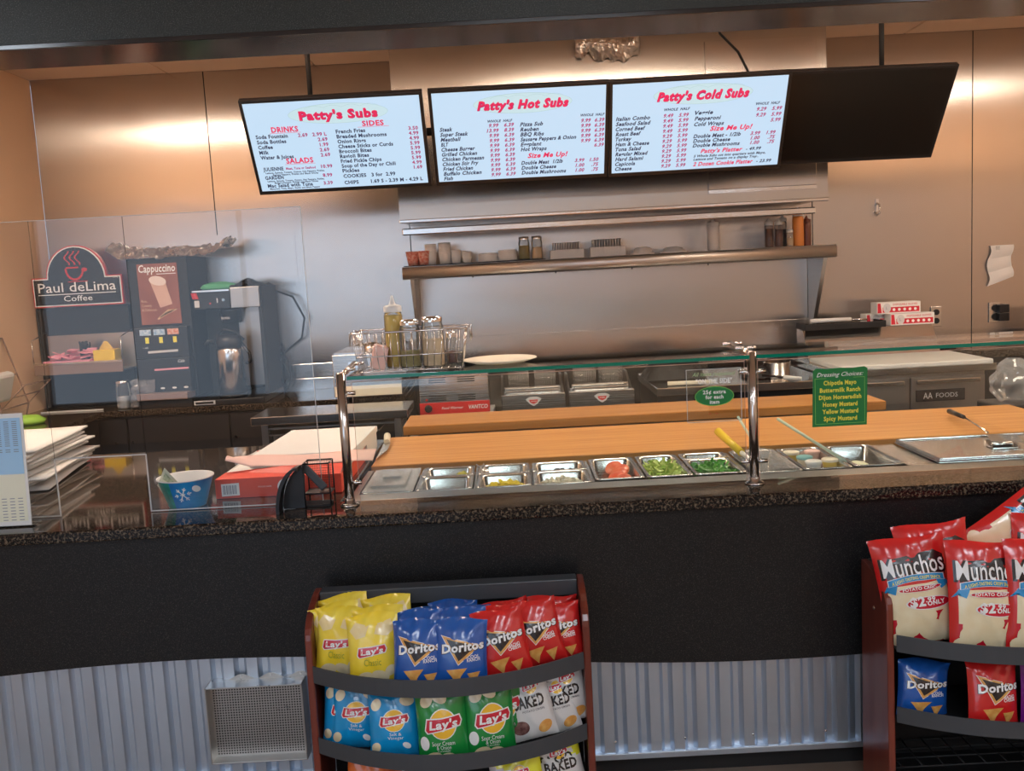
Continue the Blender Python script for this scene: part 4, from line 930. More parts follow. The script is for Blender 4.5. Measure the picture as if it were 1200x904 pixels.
def fryer(x0, x1, yf, lab):
    t = thing('deep_fryer', lab, 'fryer', ((x0+x1)/2, yf+.2, .701), 'countertop fryers'); x = (x0+x1)/2; zt = .932
    MB().box((x0, yf, .712), (x1, yf+.05, zt), 'pan_steel').build('front_panel', t, bevel=.004)
    MB().box((x0, yf+.05, .712), (x1, yf+.42, .90), 'dull_steel').build('tank', t, bevel=.004)
    m = MB(); m.prism([(yf+.05, .90), (yf+.42, .90), (yf+.42, 1.0), (yf+.30, 1.0)], 'x', x0, x0+.012, 'dull_steel'); m.prism([(yf+.05, .90), (yf+.42, .90), (yf+.42, 1.0), (yf+.30, 1.0)], 'x', x1-.012, x1, 'dull_steel'); m.build('side_guard', t)
    MB().box((x0+.03, yf+.04, zt), (x1-.03, yf+.06, zt+.018), 'bright_steel').box((x0+.02, yf+.09, zt-.01), (x1-.02, yf+.11, zt+.03), 'bright_steel').build('top_rim', t, bevel=.003)
    # badge
    b = MB(); f = flat(yf-.002); b.blob([(x-.045, .905), (x-.02, .918), (x+.02, .918), (x+.045, .905), (x+.02, .878), (x, .866), (x-.02, .878)], 'pale_grey', f, 2); b.blob([(x-.025, .902), (x+.025, .902), (x+.018, .886), (x, .878), (x-.018, .886)], 'red', flat(yf-.003), 2); b.txt('AVAN', x, .890, .007, 'white_ink', flat(yf-.004), 'C', .03); b.build('badge', t)
    for sx in (-.075, .075):
        b = MB(); a0, a1, c0, c1 = x+sx-.055, x+sx+.055, yf+.14, yf+.36
        for z in (.91, .98, 1.05):
            b.tube([(a0, c0, z), (a1, c0, z), (a1, c1, z), (a0, c1, z)], .0022, 'chrome', 5, True)
        for k in range(12):
            u = k/11; b.tube([(a0+(a1-a0)*u, c0, .91), (a0+(a1-a0)*u, c0, 1.05)], .0012, 'dull_steel', 4); b.tube([(a0+(a1-a0)*u, c1, .91), (a0+(a1-a0)*u, c1, 1.05)], .0012, 'dull_steel', 4)
        for k in range(1, 8): z = .91+.0175*k; b.tube([(a0, c0, z), (a1, c0, z), (a1, c1, z), (a0, c1, z)], .0011, 'dull_steel', 4, True)
        bk_ = b.build('fry_basket', t)
        MB().tube([(a0+.03, c0, 1.05), (x+sx-.01, c0-.05, 1.085), (x+sx+.01, c0-.05, 1.085), (a1-.03, c0, 1.05)], .004, 'black_plastic').build('basket_handle', bk_)
    for xx in (x0+.03, x1-.03):
        for yy in (yf+.04, yf+.38): MB().cyl((xx, yy, .701), (xx, yy, .713), .012, 'black_plastic', 10).build('foot', t)
    b = MB(); b.box((x-.03+.11, yf-.002, .74), (x+.02+.11, yf, .765), 'white_ink'); b.build('data_plate', t)
fryer(-.062, .290, 5.2, 'left countertop fryer with two wire baskets and small badge')
fryer(.312, .670, 5.2, 'right countertop fryer with two wire baskets and red badge')
# second maple board on a frame
b2 = thing('pass_board', 'narrow maple pass board on steel legs in front of the fryers', 'board', (.6, 4.5, 0))
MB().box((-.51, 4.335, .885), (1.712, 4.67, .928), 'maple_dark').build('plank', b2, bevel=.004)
MB().box((-.45, 4.40, .85), (1.65, 4.62, .884), 'dull_steel').build('frame', b2)
for x in (-.4, 1.6):
    for y in (4.42, 4.60): MB().box((x-.018, y-.018, 0), (x+.018, y+.018, .85), 'dull_steel').build('leg', b2)
# griddle ledge right of the fryers
gl = thing('range_table', 'stainless table with raised front edge right of the fryers', 'table', (1.25, 5.5, 0))
MB().box((.79, 5.17, .885), (1.745, 5.95, .930), 'bright_steel').build('table_top', gl, bevel=.004)
MB().box((.80, 5.22, .10), (1.735, 5.93, .885), 'dark_cabinet').build('cabinet_body', gl)
for x in (.86, 1.68):
    MB().box((x-.02, 5.24, 0), (x+.02, 5.9, .10), 'black_plastic').build('leg', gl)
po = thing('steel_pot', 'shiny steel pot with dark cloth round it behind the pass board', 'pot', (1.50, 5.36, .931))
MB().lathe([(.068, 0), (.074, .006), (.074, .085), (.078, .088), (.074, .09), (.070, .01), (.001, .006)], (1.505, 5.38, .931), 'bright_steel', 28, cap=False).build('body', po)
MB().tube([(1.43, 5.36, .99), (1.36, 5.30, 1.0), (1.36, 5.33, .985), (1.43, 5.38, .98)], .007, 'black_plastic').build('handle', po)
def cloth(name, lab, cx, cy, z, W, D, h, m, sd, cat):
    b = MB(); b.grid(lambda u, v: (cx+(u-.5)*W+.02*noise.noise((u*3, v*3, sd)), cy+(v-.5)*D+.02*noise.noise((u*3, v*3, sd+4)), z+h*(math.sin(math.pi*u)*math.sin(math.pi*v))**.6*(.75+.5*noise.noise((u*4, v*4, sd+8)))), 18, 14, m, False)
    return tag(b.build(name, thick=.006), lab, cat)
cloth('black_cloth', 'dark bunched cloth left of the steel pot', 1.40, 5.42, .936, .16, .2, .09, 'matte_black', 3, 'cloth')
cloth('oven_mitt', 'dark oven mitts heaped at the left of the range table', .95, 5.60, .938, .34, .3, .17, 'matte_black', 8, 'mitt')
rodthing('ladle', 'ladle with white handle hanging over the range table edge', 'utensil', [('handle', [(1.475, 5.155, .957), (1.57, 5.14, .945)], .013, 'white_plastic', .012), ('shaft', [(1.39, 5.26, .962), (1.475, 5.155, .957)], .007, 'black_plastic', None)])
rodthing('wooden_spoon', 'cream handled utensil lying left of the right steel post', 'utensil', [('handle', [(.86, 5.24, .946), (1.12, 5.22, .946)], .012, 'cream', .010)])
# sandwich fridge
fg = thing('sandwich_fridge', 'low stainless refrigerator with white cutting board top at the right', 'refrigerator', (2.2, 5.5, 0))
MB().box((1.775, 5.26, .08), (2.625, 5.98, .93), 'dull_steel').build('body', fg, bevel=.004)
MB().box((1.765, 5.20, .93), (2.66, 6.0, .968), 'bright_steel').build('top_edge', fg, bevel=.003)
for x0, x1 in ((1.79, 2.195), (2.205, 2.615)): MB().box((x0+.03, 5.222, .868), (x1-.03, 5.234, .89), 'pan_steel').build('handle', MB().box((x0, 5.235, .12), (x1, 5.259, .905), 'dull_steel').build('door', fg, bevel=.004), bevel=.003)
MB().box((2.23, 5.228, .77), (2.50, 5.234, .835), 'black_plastic').build('name_plate', fg)
tx = MB(); tx.txt('AA', 2.27, .785, .035, 'pale_grey', flat(5.227), 'L', .05); tx.txt('FOODS', 2.34, .79, .025, 'pale_grey', flat(5.227), 'L', .12); tx.build('lettering', fg)
for x in (1.82, 2.58):
    for y in (5.3, 5.9): MB().cyl((x, y, 0), (x, y, .08), .022, 'black_plastic', 12).build('castor', fg)
m = MB(); m.prism([(5.73, .968), (5.98, .968), (5.98, 1.148), (5.86, 1.148)], 'x', 1.80, 2.60, 'bright_steel'); m.build('raised_hood', fg, bevel=.003)
wbd = MB().box((1.79, 5.16, .969), (2.625, 5.70, .998), 'white_plastic').build('white_board', bevel=.008, seg=3); tag(wbd, 'white plastic cutting board on the low refrigerator', 'cutting board')
# sheet pan & board behind
sp_ = thing('sheet_pan', 'black sheet pan left of the glove boxes on the raised hood', 'pan', (2.02, 5.92, 1.149))
MB().box((1.82, 5.80, 1.150), (2.27, 5.98, 1.158), 'matte_black').prism([(5.80, 1.158), (5.80, 1.185), (5.795, 1.19), (5.79, 1.185), (5.795, 1.15)], 'x', 1.80, 2.29, 'matte_black').build('pan_body', sp_, bevel=.003)
MB().box((1.80, 5.795, 1.158), (1.812, 5.985, 1.19), 'matte_black').box((2.278, 5.795, 1.158), (2.29, 5.985, 1.19), 'matte_black').build('side_rims', sp_)
rodthing('bread_knife', 'white handled tool lying on the black sheet pan', 'utensil', [('handle', [(1.85, 5.86, 1.204), (2.10, 5.86, 1.204)], .014, 'white_plastic', .012), ('blade', [(2.10, 5.86, 1.202), (2.20, 5.86, 1.196)], .006, 'pan_steel', None)])
def glove(x0, z, lab, w=.27, y=5.88):
    t = thing('glove_box', lab, 'box', (x0+w/2, y+.05, z), 'disposable glove boxes')
    MB().box((x0, y, z), (x0+w, y+.10, z+.070), 'white_paper').build('carton', t, bevel=.001)
    b = MB(); f = flat(y-.001); b.blob([(x0+.035, z+.008), (x0+w-.008, z+.008), (x0+w-.008, z+.040), (x0+.035, z+.040)], 'red_ink', f, 1)
    b.blob([(x0+.004, z+.006), (x0+.03, z+.006), (x0+.022, z+.066), (x0+.004, z+.066)], 'red_ink', f, 1)
    b.ell(x0+.062, z+.035, .024, .030, 'pale_grey', flat(y-.0014)); b.txt('L', x0+.055, z+.027, .018, 'grey_ink', flat(y-.0018), 'L')
    for k in range(5): b.ell(x0+.105+k*.033, z+.024, .010, .010, 'white_ink', flat(y-.0016), seg=5)
    b.txt('DISPOSABLE GLOVES', x0+.10, z+.050, .011, 'red_ink', f, 'L', .15, 0, .01); b.build('printing', t)
glove(2.345, 1.150, 'red and white glove box, lower front of the stack', y=5.865); glove(2.235, 1.150, 'lower left glove box mostly hidden behind the front one', .20, 5.968 if 0 else 5.972)
glove(2.275, 1.2215, 'red and white glove box on top of the stack', .27, 5.90)
S.objects['glove_box.001'].location.z += 0
# right counter
rc = thing('right_cabinet', 'dark cabinet under granite right of the sandwich fridge', 'cabinet', (3.4, 5.8, 0))
MB().box((2.68, 5.52, 0), (XR-.004, 6.18, .965), 'dark_cabinet').build('carcass', rc)
for x0, x1 in ((2.70, 3.2), (3.21, 3.7), (3.71, 4.28)): MB().box((x0, 5.50, .1), (x1, 5.52, .93), 'dark_cabinet').build('door', rc, bevel=.003)
g = MB().box((2.665, 5.48, .9655), (XR-.004, 6.185, 1.010), 'granite').build('granite_side_counter', bevel=.004); tag(g, 'speckled granite counter at the right back under the phones', 'countertop')
b = MB(); 
def bagf(u, v):
    a = 2*math.pi*u; r = .10*math.sin(math.pi*min(1, v*.85+.08))**.7*(1+.25*noise.noise((math.cos(a)*2, math.sin(a)*2, v*5)))
    return (2.36+r*math.cos(a), 4.45+r*math.sin(a), .86+.22*v)
b.grid(bagf, 36, 20, 'clear_plastic', False); bs = thing('trash_bag_stand', 'slim dark bin under the clear bag at the right edge', 'bin', (2.36, 4.45, 0))
MB().box((2.24, 4.33, 0), (2.48, 4.57, .875), 'dark_cabinet').build('bin_body', bs, bevel=.01)
tag(b.build('plastic_bag'), 'crumpled clear plastic bag at the right edge behind the maple board', 'plastic bag')
# paper taped to wall, hook
pn = thing('taped_note', 'creased white paper note taped to the right steel wall', 'paper', (3.18, YB-.01, 1.35))
b = MB()
def pf(u, v):
    x0 = 3.112+.012*math.sin(v*9)-.012*(1-v); x1 = 3.262+.010*math.sin(v*7+1); zb = 1.345+.055*u
    return (x0+(x1-x0)*u, YB-.012-.006*abs(math.sin(v*9.5))-.004*math.sin(u*5), zb+(1.605-zb)*v)
b.grid(pf, 10, 18, 'white_paper', False); b.build('sheet', pn, thick=.0008)
MB().box((3.15, YB-.022, 1.575), (3.175, YB-.018, 1.60), 'clear_plastic').build('tape', pn)
b = MB(); b.tube([(2.395, YB-.004, 1.915), (2.395, YB-.04, 1.90), (2.395, YB-.045, 1.85), (2.385, YB-.02, 1.835), (2.38, YB-.01, 1.86)], .006, 'chrome', 8); b.box((2.385, YB-.006, 1.86), (2.405, YB-.003, 1.94), 'chrome'); tag(b.build('wall_hook'), 'small chrome hook on the steel wall right of the hood', 'hook')

# ================================================================== HOOD AND SHELF
hx0, hx1, hy, hz0, hz1 = -.596, 1.882, 5.60, 1.914, 2.945
hd = thing('exhaust_hood', 'large stainless exhaust hood above the back line, behind the menu screens', 'hood', (.62, 5.8, hz0))
MB().box((hx0, hy, hz0+.012), (hx1, 6.19, hz1), 'hood_steel').build('canopy', hd)
MB().box((hx0-.004, hy-.004, hz0), (hx1+.004, hy+.03, hz0+.02), 'bright_steel').build('bottom_lip', hd, bevel=.004)
MB().box((1.190, hy-.014, 2.009), (1.813, hy-.002, 2.838), 'wall_steel').build('access_panel', hd, bevel=.003)
MB().box((1.190, hy-.013, 1.988), (1.813, hy-.002, 2.0085), 'bright_steel').build('panel_trim', hd)
# drip rail under hood
b = MB().box((-.60, 5.72, 1.85), (1.85, 5.76, 1.889), 'bright_steel').box((-.60, 5.76, 1.87), (1.85, 6.19, 1.889), 'dull_steel'); tag(b.build('hood_rail', bevel=.006), 'long steel rail just under the exhaust hood above the shelf', 'rail')
b = MB(); 
for x in (-.59, 1.83): b.box((x-.012, 5.75, 1.65), (x+.012, 5.77, 1.85), 'dull_steel')
shf = thing('wall_shelf', 'long stainless wall shelf with rolled edge and side brackets', 'shelf', (.68, 6.0, 1.6))
MB().box((-.62, 5.81, 1.655), (1.99, 6.185, 1.665), 'bright_steel').build('shelf_plate', shf)
prof = [(5.80, 1.664), (5.785, 1.655), (5.78, 1.635), (5.782, 1.60), (5.80, 1.588), (5.806, 1.592), (5.79, 1.605), (5.788, 1.635), (5.80, 1.655), (5.83, 1.655), (5.83, 1.665)]
MB().prism(prof, 'x', -.622, 1.992, 'shelf_steel', True).build('rolled_edge', shf)
for x in (-.575, 1.955):
    MB().prism([(5.84, 1.655), (6.19, 1.655), (6.19, 1.08), (6.16, 1.08)], 'x', x-.012, x+.012, 'dull_steel').box((x-.022, 5.84, 1.640), (x+.022, 6.18, 1.654), 'dull_steel').build('bracket', shf)
for x in (-.2, .30, .76, 1.22): MB().cyl((x, 5.80, 1.58), (x, 5.80, 1.60), .004, 'matte_black', 8).build('bolt', shf)
zs = 1.6662
def shelfmat(x0, x1, lab):
    tag(MB().box((x0, 5.83, zs), (x1, 6.1, zs+.005), 'matte_black').build('black_tray'), lab, 'tray', 'black trays on the shelf')
shelfmat(-.615, .245, 'flat black tray liner under cups and jars at the shelf left end')
z2 = zs+.006
# stacked red paper boats
for k in range(3):
    b = MB(); cx = -.565+.035*k
    b.lathe([(.030, 0), (.044, .085-.0*k), (.042, .085), (.028, .003)], (cx, 5.92+.05*(k % 2), z2), 'paper_red' if 'paper_red' in MATS else mat('paper_red', (.62, .12, .08), .6, var=(.75, .45, .38), vscale=70).name, 16, cap=True)
    tag(b.build('paper_cup'), 'red checked paper cup stack at the far left of the shelf', 'cup', 'red checked cups on the shelf')
def cupstack(x, h, r, lab, y=5.93):
    t = thing('cup_stack', lab, 'cups', (x, y, z2), 'stacked cups on the shelf')
    pr_ = [(r*.82, 0)]; n_ = 6
    for k in range(n_): z0 = h*(.45+.55*k/n_); pr_ += [(r*.97, z0), (r, z0+.003), (r, z0+.006), (r*.965, z0+.007)]
    pr_ += [(r*.95, h)]
    MB().lathe(pr_, (x, y, z2), 'soft_plastic', 20).build('cups', t)
for x, h, r, lab in ((-.455, .125, .036, 'tall stack of white cups next to the red ones'), (-.370, .130, .038, 'tallest stack of white cups, second from left'), (-.300, .082, .030, 'short stack of clear cups, third from left'), (-.235, .068, .030, 'lowest stack of clear cups beside the plastic bowls'), (-.265, .075, .028, 'short cup stack behind the lowest ones')):
    cupstack(x, h, r, lab, 5.93 if x != -.265 else 6.02)
def bowlstack(x, w, h, lab, n=6):
    t = thing('lid_stack', lab, 'lids', (x, 5.95, z2), 'plastic lid stacks on the shelf')
    b = MB(); pr_ = [(w*.36, 0)]
    for k in range(n): z0 = h*k/n; pr_ += [(w*.5-.004*k*.3, z0+.003), (w*.47, z0+h/n*.8)]
    b.lathe(pr_+[(w*.4, h)], (x, 5.95, z2), 'soft_plastic', 24); b.build('lids', t)
bowlstack(-.105, .125, .052, 'low stack of clear lids left of the plastic bowls', 4); bowlstack(.015, .125, .066, 'stack of clear plastic bowls left of the jars', 8)
jar(.119, 5.93, z2, 'glass shaker of dried oregano on the high shelf, left of two', 'herb', .62, .135, .034); jar(.198, 5.93, z2, 'glass shaker of grated cheese on the high shelf, right of two', 'pasta', .52, .135, .034)
def clamstack(x, w, h, lab):
    t = thing('container_row', lab, 'containers', (x, 5.95, zs), 'clear takeout containers on the shelf')
    n = 11
    for k in range(n):
        b = MB(); xx = x-w/2+w*k/(n-1)
        b.prism([(5.88, zs+.001), (6.02, zs+.001), (6.03, zs+h), (5.87, zs+h)], 'x', xx, xx+.0035, 'soft_plastic'); b.build('container', t)
    MB().box((x-w/2-.02, 5.885, zs), (x+w/2+.03, 6.01, zs+h*.55), 'soft_plastic').build('box', t, bevel=.004)
clamstack(.375, .155, .098, 'row of clear takeout containers on edge beside the jars'); clamstack(.625, .165, .106, 'second row of clear takeout containers on edge at mid shelf')
def foilpan(x, w, lab, h=.045):
    b = MB(); b.lathe([(w*.5, 0), (w*.5, .008), (w*.40, .012), (w*.34, h*.8), (w*.2, h), (.001, h)], (x, 5.93, zs), 'soft_plastic', 20, sy=.8, cap=False); b.lathe([(w*.34, .001), (w*.30, h*.7)], (x, 5.93, zs), 'white_plastic', 20, sy=.8); tag(b.build('domed_container'), lab, 'container', 'domed lids on the shelf')
foilpan(.845, .15, 'domed white lid on the shelf, left of two'); foilpan(1.035, .165, 'flatter domed white lid on the shelf, right of two', .036)
squeeze(1.284, 5.93, zs, 'white squeeze bottle standing alone on the high shelf', 'white_plastic', 'white_plastic', None, 1, .195, .038)
squeeze(1.625, 5.93, zs, 'clear squeeze bottle with red brown sauce, left of the right shelf group', 'jar_glass', 'white_plastic', 'brown_sauce', .85, .175, .026)
squeeze(1.685, 5.93, zs, 'second clear squeeze bottle with brown sauce beside its twin', 'jar_glass', 'white_plastic', 'brown_sauce', .8, .175, .026)
squeeze(1.738, 6.03, zs, 'grey clear squeeze bottle behind the small spice jar', 'jar_glass', 'soft_plastic', 'band_grey', .7, .205, .027)
squeeze(1.805, 5.93, zs, 'bright orange sauce bottle with white nozzle on the shelf right', 'orange_bright', 'white_plastic', None, .6, .235, .034)
squeeze(1.872, 5.98, zs, 'dark reddish sauce bottle at the shelf right end', 'brown_sauce', 'brown_sauce', None, 1, .185, .028)
jar(1.745, 5.90, zs, 'small spice shaker with white lid in front of the bottles', 'pasta', .5, .098, .021, 'white_plastic')
crumple('aluminium_foil', 'crumpled foil hanging from the hood top just under the header', .645, 5.385, 2.80, .38, .02, .03, 11) if 0 else None
b = MB()
def ff(u, v):
    n1 = noise.noise((u*7, v*3, 5)); n2 = noise.noise((u*22, v*12, 8))
    return (.455+.36*u, hy-.012-.055*math.sin(math.pi*v)-.03*abs(n1)-.015*abs(n2), 2.90-(.125+.035*n1-.02*math.cos(u*5))*v+.012*n2)
b.grid(ff, 44, 16, 'foil', False); tag(b.build('foil_wad', thick=.0006), 'crumpled foil wad stuck on the hood front under the header', 'foil')

# ================================================================== MENU SCREENS
def tv(cx, cy, cz, tilt, yaw, lab, content):
    W, Hh = .892, .512
    t = thing('menu_screen', lab, 'screen', (0, 0, 0), 'menu screens')
    MB().box((-W/2, -.006, -Hh/2), (W/2, .028, Hh/2), 'black_plastic').build('bezel', t, bevel=.003)
    MB().box((-W/2+.10, .028, -Hh/2+.08), (W/2-.10, .055, Hh/2-.10), 'black_plastic').build('back_housing', t, bevel=.006)
    w_, h_ = W-.034, Hh-.038; f1 = flat(-.0072)
    MB().grid(lambda u, v: (-w_/2+w_*u, -.0068, -h_/2+.003+h_*v), 1, 1, 'screen' if content else 'screen_off', False).build('display', t)
    if content:
        def S_(u, v): return (-w_/2+w_*u, h_/2+.003-h_*v)
        title, italic, items = content; b = MB(); f2, f3 = flat(-.0076), flat(-.0080); sh_ = .28 if italic else 0
        cxo, czo = S_(.52 if italic else .53, .15)
        b.ell(cxo, czo, .245, .052, 'screen_line', flat(-.0070), seg=36, rings=1); b.ell(cxo, czo, .2435, .0505, 'screen_oval', flat(-.0072), seg=36, rings=1)
        for k in range(4): b.grid(lambda u, v, k=k: (cxo-.16+.09*k+.09*u, -.0074, czo+.030+.012*math.sin(u*3)+v*.0012), 6, 1, 'screen_line')
        n_ = title; x, z = S_(.52 if italic else .53, .205); hb_ = MB()
        hb_.txt(n_, x, z, .044, 'ink_red', f2, 'C', {0: .385, 1: .455}[len(title) > 12] if title != "Patty's Subs" else .385, sh_, .045)
        hb_.txt(n_, x+.0015, z-.0015, .040, 'ink_maroon', flat(-.0074), 'C', {0: .385, 1: .455}[len(title) > 12] if title != "Patty's Subs" else .385, sh_, .055)
        hb_.build('menu_heading', t)
        for it in items:
            s, u, v, h, c = it[:5]; al = it[5] if len(it) > 5 else 'L'; wd = it[6] if len(it) > 6 else None
            x, z = S_(u, v); b.txt(s, x, z, h*h_*1.12, {'d': 'ink_dark', 'r': 'ink_red', 'm': 'ink_maroon'}[c], f2, al, wd*w_ if wd else None, sh_, .036)
            if c == 'r' and h > .045: b.box((x-(.09 if al == 'C' else 0)*w_, -.0078, z-.006), (x+.09*w_, -.0074, z-.0045), 'ink_red') if not italic else None
        b.build('menu_text', t)
    t.rotation_euler = (R(tilt), 0, R(yaw)); t.location = (cx, cy, cz)
    return t
I1 = [('DRINKS', .21, .325, .052, 'r', 'C', .155), ('SIDES', .72, .305, .050, 'r', 'C', .125), ('SALADS', .26, .685, .052, 'r', 'C', .16)]
for k, (a, p) in enumerate((('Soda Fountain', '2.99 L'), ('Soda Bottles', '2.69'), ('Coffee', '1.99'), ('Milk', '2.69'), ('Water & Juices', '2.69'))):
    I1 += [(a, .035, .388+k*.059, .036, 'd', 'L', (.185, .17, .085, .055, .195)[k]), (p, .445, .388+k*.059, .034, 'm', 'R')]
I1 += [('2.69', .335, .388, .034, 'm', 'R'), ('JULIENNE', .035, .760, .036, 'd', 'L', .12), ('Meat, Tuna or Seafood', .17, .757, .024, 'm', 'L', .175), ('10.99', .445, .757, .034, 'm', 'R'),
       ('Lettuce, Spinach, Tomato, Onions, Hot Peppers, Pickles,', .045, .795, .017, 'd', 'L', .35), ('Banana Peppers, Pickles and Black Olives', .085, .82, .017, 'd', 'L', .27),
       ('GARDEN', .035, .862, .036, 'd', 'L', .11), ('8.99', .435, .862, .034, 'm', 'R'), ('Lettuce, Spinach, Tomato, Onions, Hot Peppers, Pickles,', .045, .893, .017, 'd', 'L', .34), ('Banana Peppers, Pickles and Black Olives', .085, .916, .017, 'd', 'L', .26),
       ('Mac Salad with Tuna', .04, .958, .036, 'd', 'L', .27), ('3.39', .43, .955, .034, 'm', 'R'), ('Macaroni, Tuna, Mayo, Garlic and Black Pepper', .05, .985, .016, 'd', 'L', .3)]
for k, (a, p) in enumerate((('French Fries', '3.50'), ('Breaded Mushrooms', '4.99'), ('Onion Rings', '4.99'), ('Cheese Sticks or Curds', '5.99'), ('Broccoli Bites', '5.99'), ('Ravioli Bites', '5.99'), ('Fried Pickle Chips', '5.99'), ('Soup of the Day or Chili', '4.99'), ('Pickles', '1.69'))):
    I1 += [(a, .50, .372+k*.0565, .036, 'd', 'L', (.17, .29, .165, .32, .19, .17, .24, .32, .10)[k]), (p, .975, .375+k*.0560, .034, 'm', 'R')]
I1 += [('COOKIES   3 for  2.99', .50, .888, .036, 'd', 'L', .31), ('CHIPS       1.69 S - 2.39 M - 4.29 L', .50, .965, .036, 'd', 'L', .47)]
tv(-.805, 4.906, 2.284, 33.5, -.1, "lit menu screen headed Patty's Subs, leftmost of the hanging screens", ("Patty's Subs", 0, I1))
I2 = [('WHOLE  HALF', .385, .345, .024, 'd', 'C', .145), ('WHOLE  HALF', .925, .330, .024, 'd', 'C', .14), ("Size Me Up!", .66, .770, .048, 'r', 'C', .24)]
for k, (a, p, q) in enumerate((('Steak', '9.99', '6.39'), ('Super Steak', '13.99', '8.39'), ('Meatball', '9.99', '6.39'), ('BLT', '9.99', '6.39'), ('Cheese Burger', '9.99', '6.39'), ('Grilled Chicken', '9.99', '6.39'), ('Chicken Parmesan', '9.99', '6.39'), ('Chicken Stir Fry', '9.99', '6.39'), ('Fried Chicken', '9.99', '6.39'), ('Buffalo Chicken', '9.99', '6.39'), ('Fish', '', ''))):
    v = .418+k*.0565; I2 += [(a, .03, v, .037, 'd', 'L', (.075, .165, .12, .045, .20, .21, .25, .215, .18, .23, .055)[k])]
    if p: I2 += [(p, .375, v-.02, .034, 'm', 'R'), (q, .465, v-.02, .034, 'm', 'R')]
I2 += [('9.99', .375, .418+10*.0565-.02, .034, 'm', 'R'), ('6.39', .465, .418+10*.0565-.02, .034, 'm', 'R')]
for k, (a, p, q) in enumerate((('Pizza Sub', '9.99', '6.39'), ('Reuben', '9.99', '6.39'), ('BBQ Ribs', '9.99', '6.39'), ('Sausage Peppers & Onion', '9.99', '6.39'), ('Eggplant', '9.99', '6.39'), ('Hot Wraps', '', '6.39'))):
    v = .405+k*.0565; I2 += [(a, .50, v, .037, 'd', 'L', (.135, .11, .14, .33, .125, .155)[k])]
    if p: I2 += [(p, .915, v-.01, .034, 'm', 'R')]
    I2 += [(q, .995, v-.01, .034, 'm', 'R')]
for k, (a, p, q) in enumerate((('Double Meat  1/2lb', '3.99', '1.50'), ('Double Cheese', '1.00', '.75'), ('Double Mushrooms', '1.00', '.75'))):
    v = .845+k*.058; I2 += [(a, .50, v, .037, 'd', 'L', (.25, .21, .27)[k]), (p, .88, v, .034, 'm', 'R'), (q, .965, v, .034, 'm', 'R')]
tv(.109, 4.947, 2.290, 31.9, .5, "lit menu screen headed Patty's Hot Subs, second from the left", ("Patty's Hot Subs", 1, I2))
I3 = [('WHOLE  HALF', .375, .315, .024, 'd', 'C', .15), ('WHOLE  HALF', .90, .305, .024, 'd', 'C', .14), ("Size Me Up!", .70, .565, .046, 'r', 'C', .25)]
for k, (a, p) in enumerate((('Italian Combo', '9.49'), ('Seafood Salad', '9.49'), ('Corned Beef', '9.49'), ('Roast Beef', '9.49'), ('Turkey', '9.29'), ('Ham & Cheese', '9.29'), ('Tuna Salad', '9.29'), ('Regular Mixed', '9.29'), ('Hard Salami', '9.29'), ('Capicola', '9.29'), ('Cheese', '9.29'))):
    v = .395+k*.0575; I3 += [(a, .02, v, .037, 'd', 'L', (.20, .205, .175, .15, .095, .20, .155, .195, .17, .12, .10)[k]), (p, .355, v-.008, .034, 'm', 'R'), ('5.99', .445, v-.008, .034, 'm', 'R')]
for k, (a, p, q) in enumerate((('Veggie', '9.29', '5.99'), ('Pepperoni', '9.29', '5.99'), ('Cold Wraps', '', '5.99'))):
    v = .375+k*.064; I3 += [(a, .48, v, .037, 'd', 'L', (.105, .155, .175)[k]), (q, .985, v-.005, .034, 'm', 'R')]
    if p: I3 += [(p, .895, v-.005, .034, 'm', 'R')]
for k, (a, p, q) in enumerate((('Double Meat - 1/2lb', '3.99', '1.99'), ('Double Cheese', '1.00', '.75'), ('Double Mushrooms', '1.00', '.75'))):
    v = .638+k*.053; I3 += [(a, .48, v, .036, 'd', 'L', (.28, .22, .28)[k]), (p, .875, v, .034, 'm', 'R'), (q, .965, v, .034, 'm', 'R')]
I3 += [("Patty's Platter", .53, .815, .040, 'r', 'L', .25), ('- 49.99', .80, .812, .030, 'd', 'L', .09), ('5 Whole Subs cut into quarters with Mayo,', .49, .862, .024, 'd', 'L', .43), ('Lettuce and Tomato on a display Tray..', .49, .90, .024, 'd', 'L', .39),
       ('2 Dozen Cookie Platter', .49, .965, .040, 'r', 'L', .36), ('- 23.99', .87, .962, .030, 'd', 'L', .09)]
tv(1.003, 4.940, 2.287, 32, -1.2, "lit menu screen headed Patty's Cold Subs, beside the black screen", ("Patty's Cold Subs", 1, I3))
tv(1.862, 5.035, 2.305, 34.5, 3.0, 'switched off black screen at the right end of the menu screens', None)
for x, lab in ((-.925, 'left'), (1.955, 'right')):
    py = 4.90 if x < 0 else 4.985
    t = thing('ceiling_pole', 'thin black pole hanging the screens from the ceiling, %s one' % lab, 'pole', (x, py, 2.5), 'screen poles')
    MB().cyl((x, py, 2.47), (x, py, ZC), .0125, 'matte_black', 12).build('tube', t)
    MB().box((x-.04, py-.04, ZC-.008), (x+.04, py+.04, ZC), 'matte_black').build('ceiling_plate', t)
MB_r = MB().tube([(-1.2, 4.96, 2.335), (2.25, 4.96, 2.335)], .015, 'matte_black', 8) if 0 else None
rail = thing('screen_rail', 'black horizontal rail holding all four screens from behind', 'rail', (.5, 5.08, 2.30))
MB().box((-1.1, 5.09, 2.33), (2.2, 5.11, 2.37), 'matte_black').build('bar', rail)
for x in (-.925, 1.955): MB().box((x-.012, 4.885 if x < 0 else 4.975, 2.455), (x+.012, 5.105, 2.47), 'matte_black').box((x-.012, 5.085, 2.36), (x+.012, 5.105, 2.47), 'matte_black').build('hanger', rail)
for x in (-.805, .109, 1.003, 1.862): MB().box((x-.05, 4.985 if x < 1.5 else 5.078, 2.33), (x+.05, 5.09, 2.37), 'matte_black').build('mount', rail)
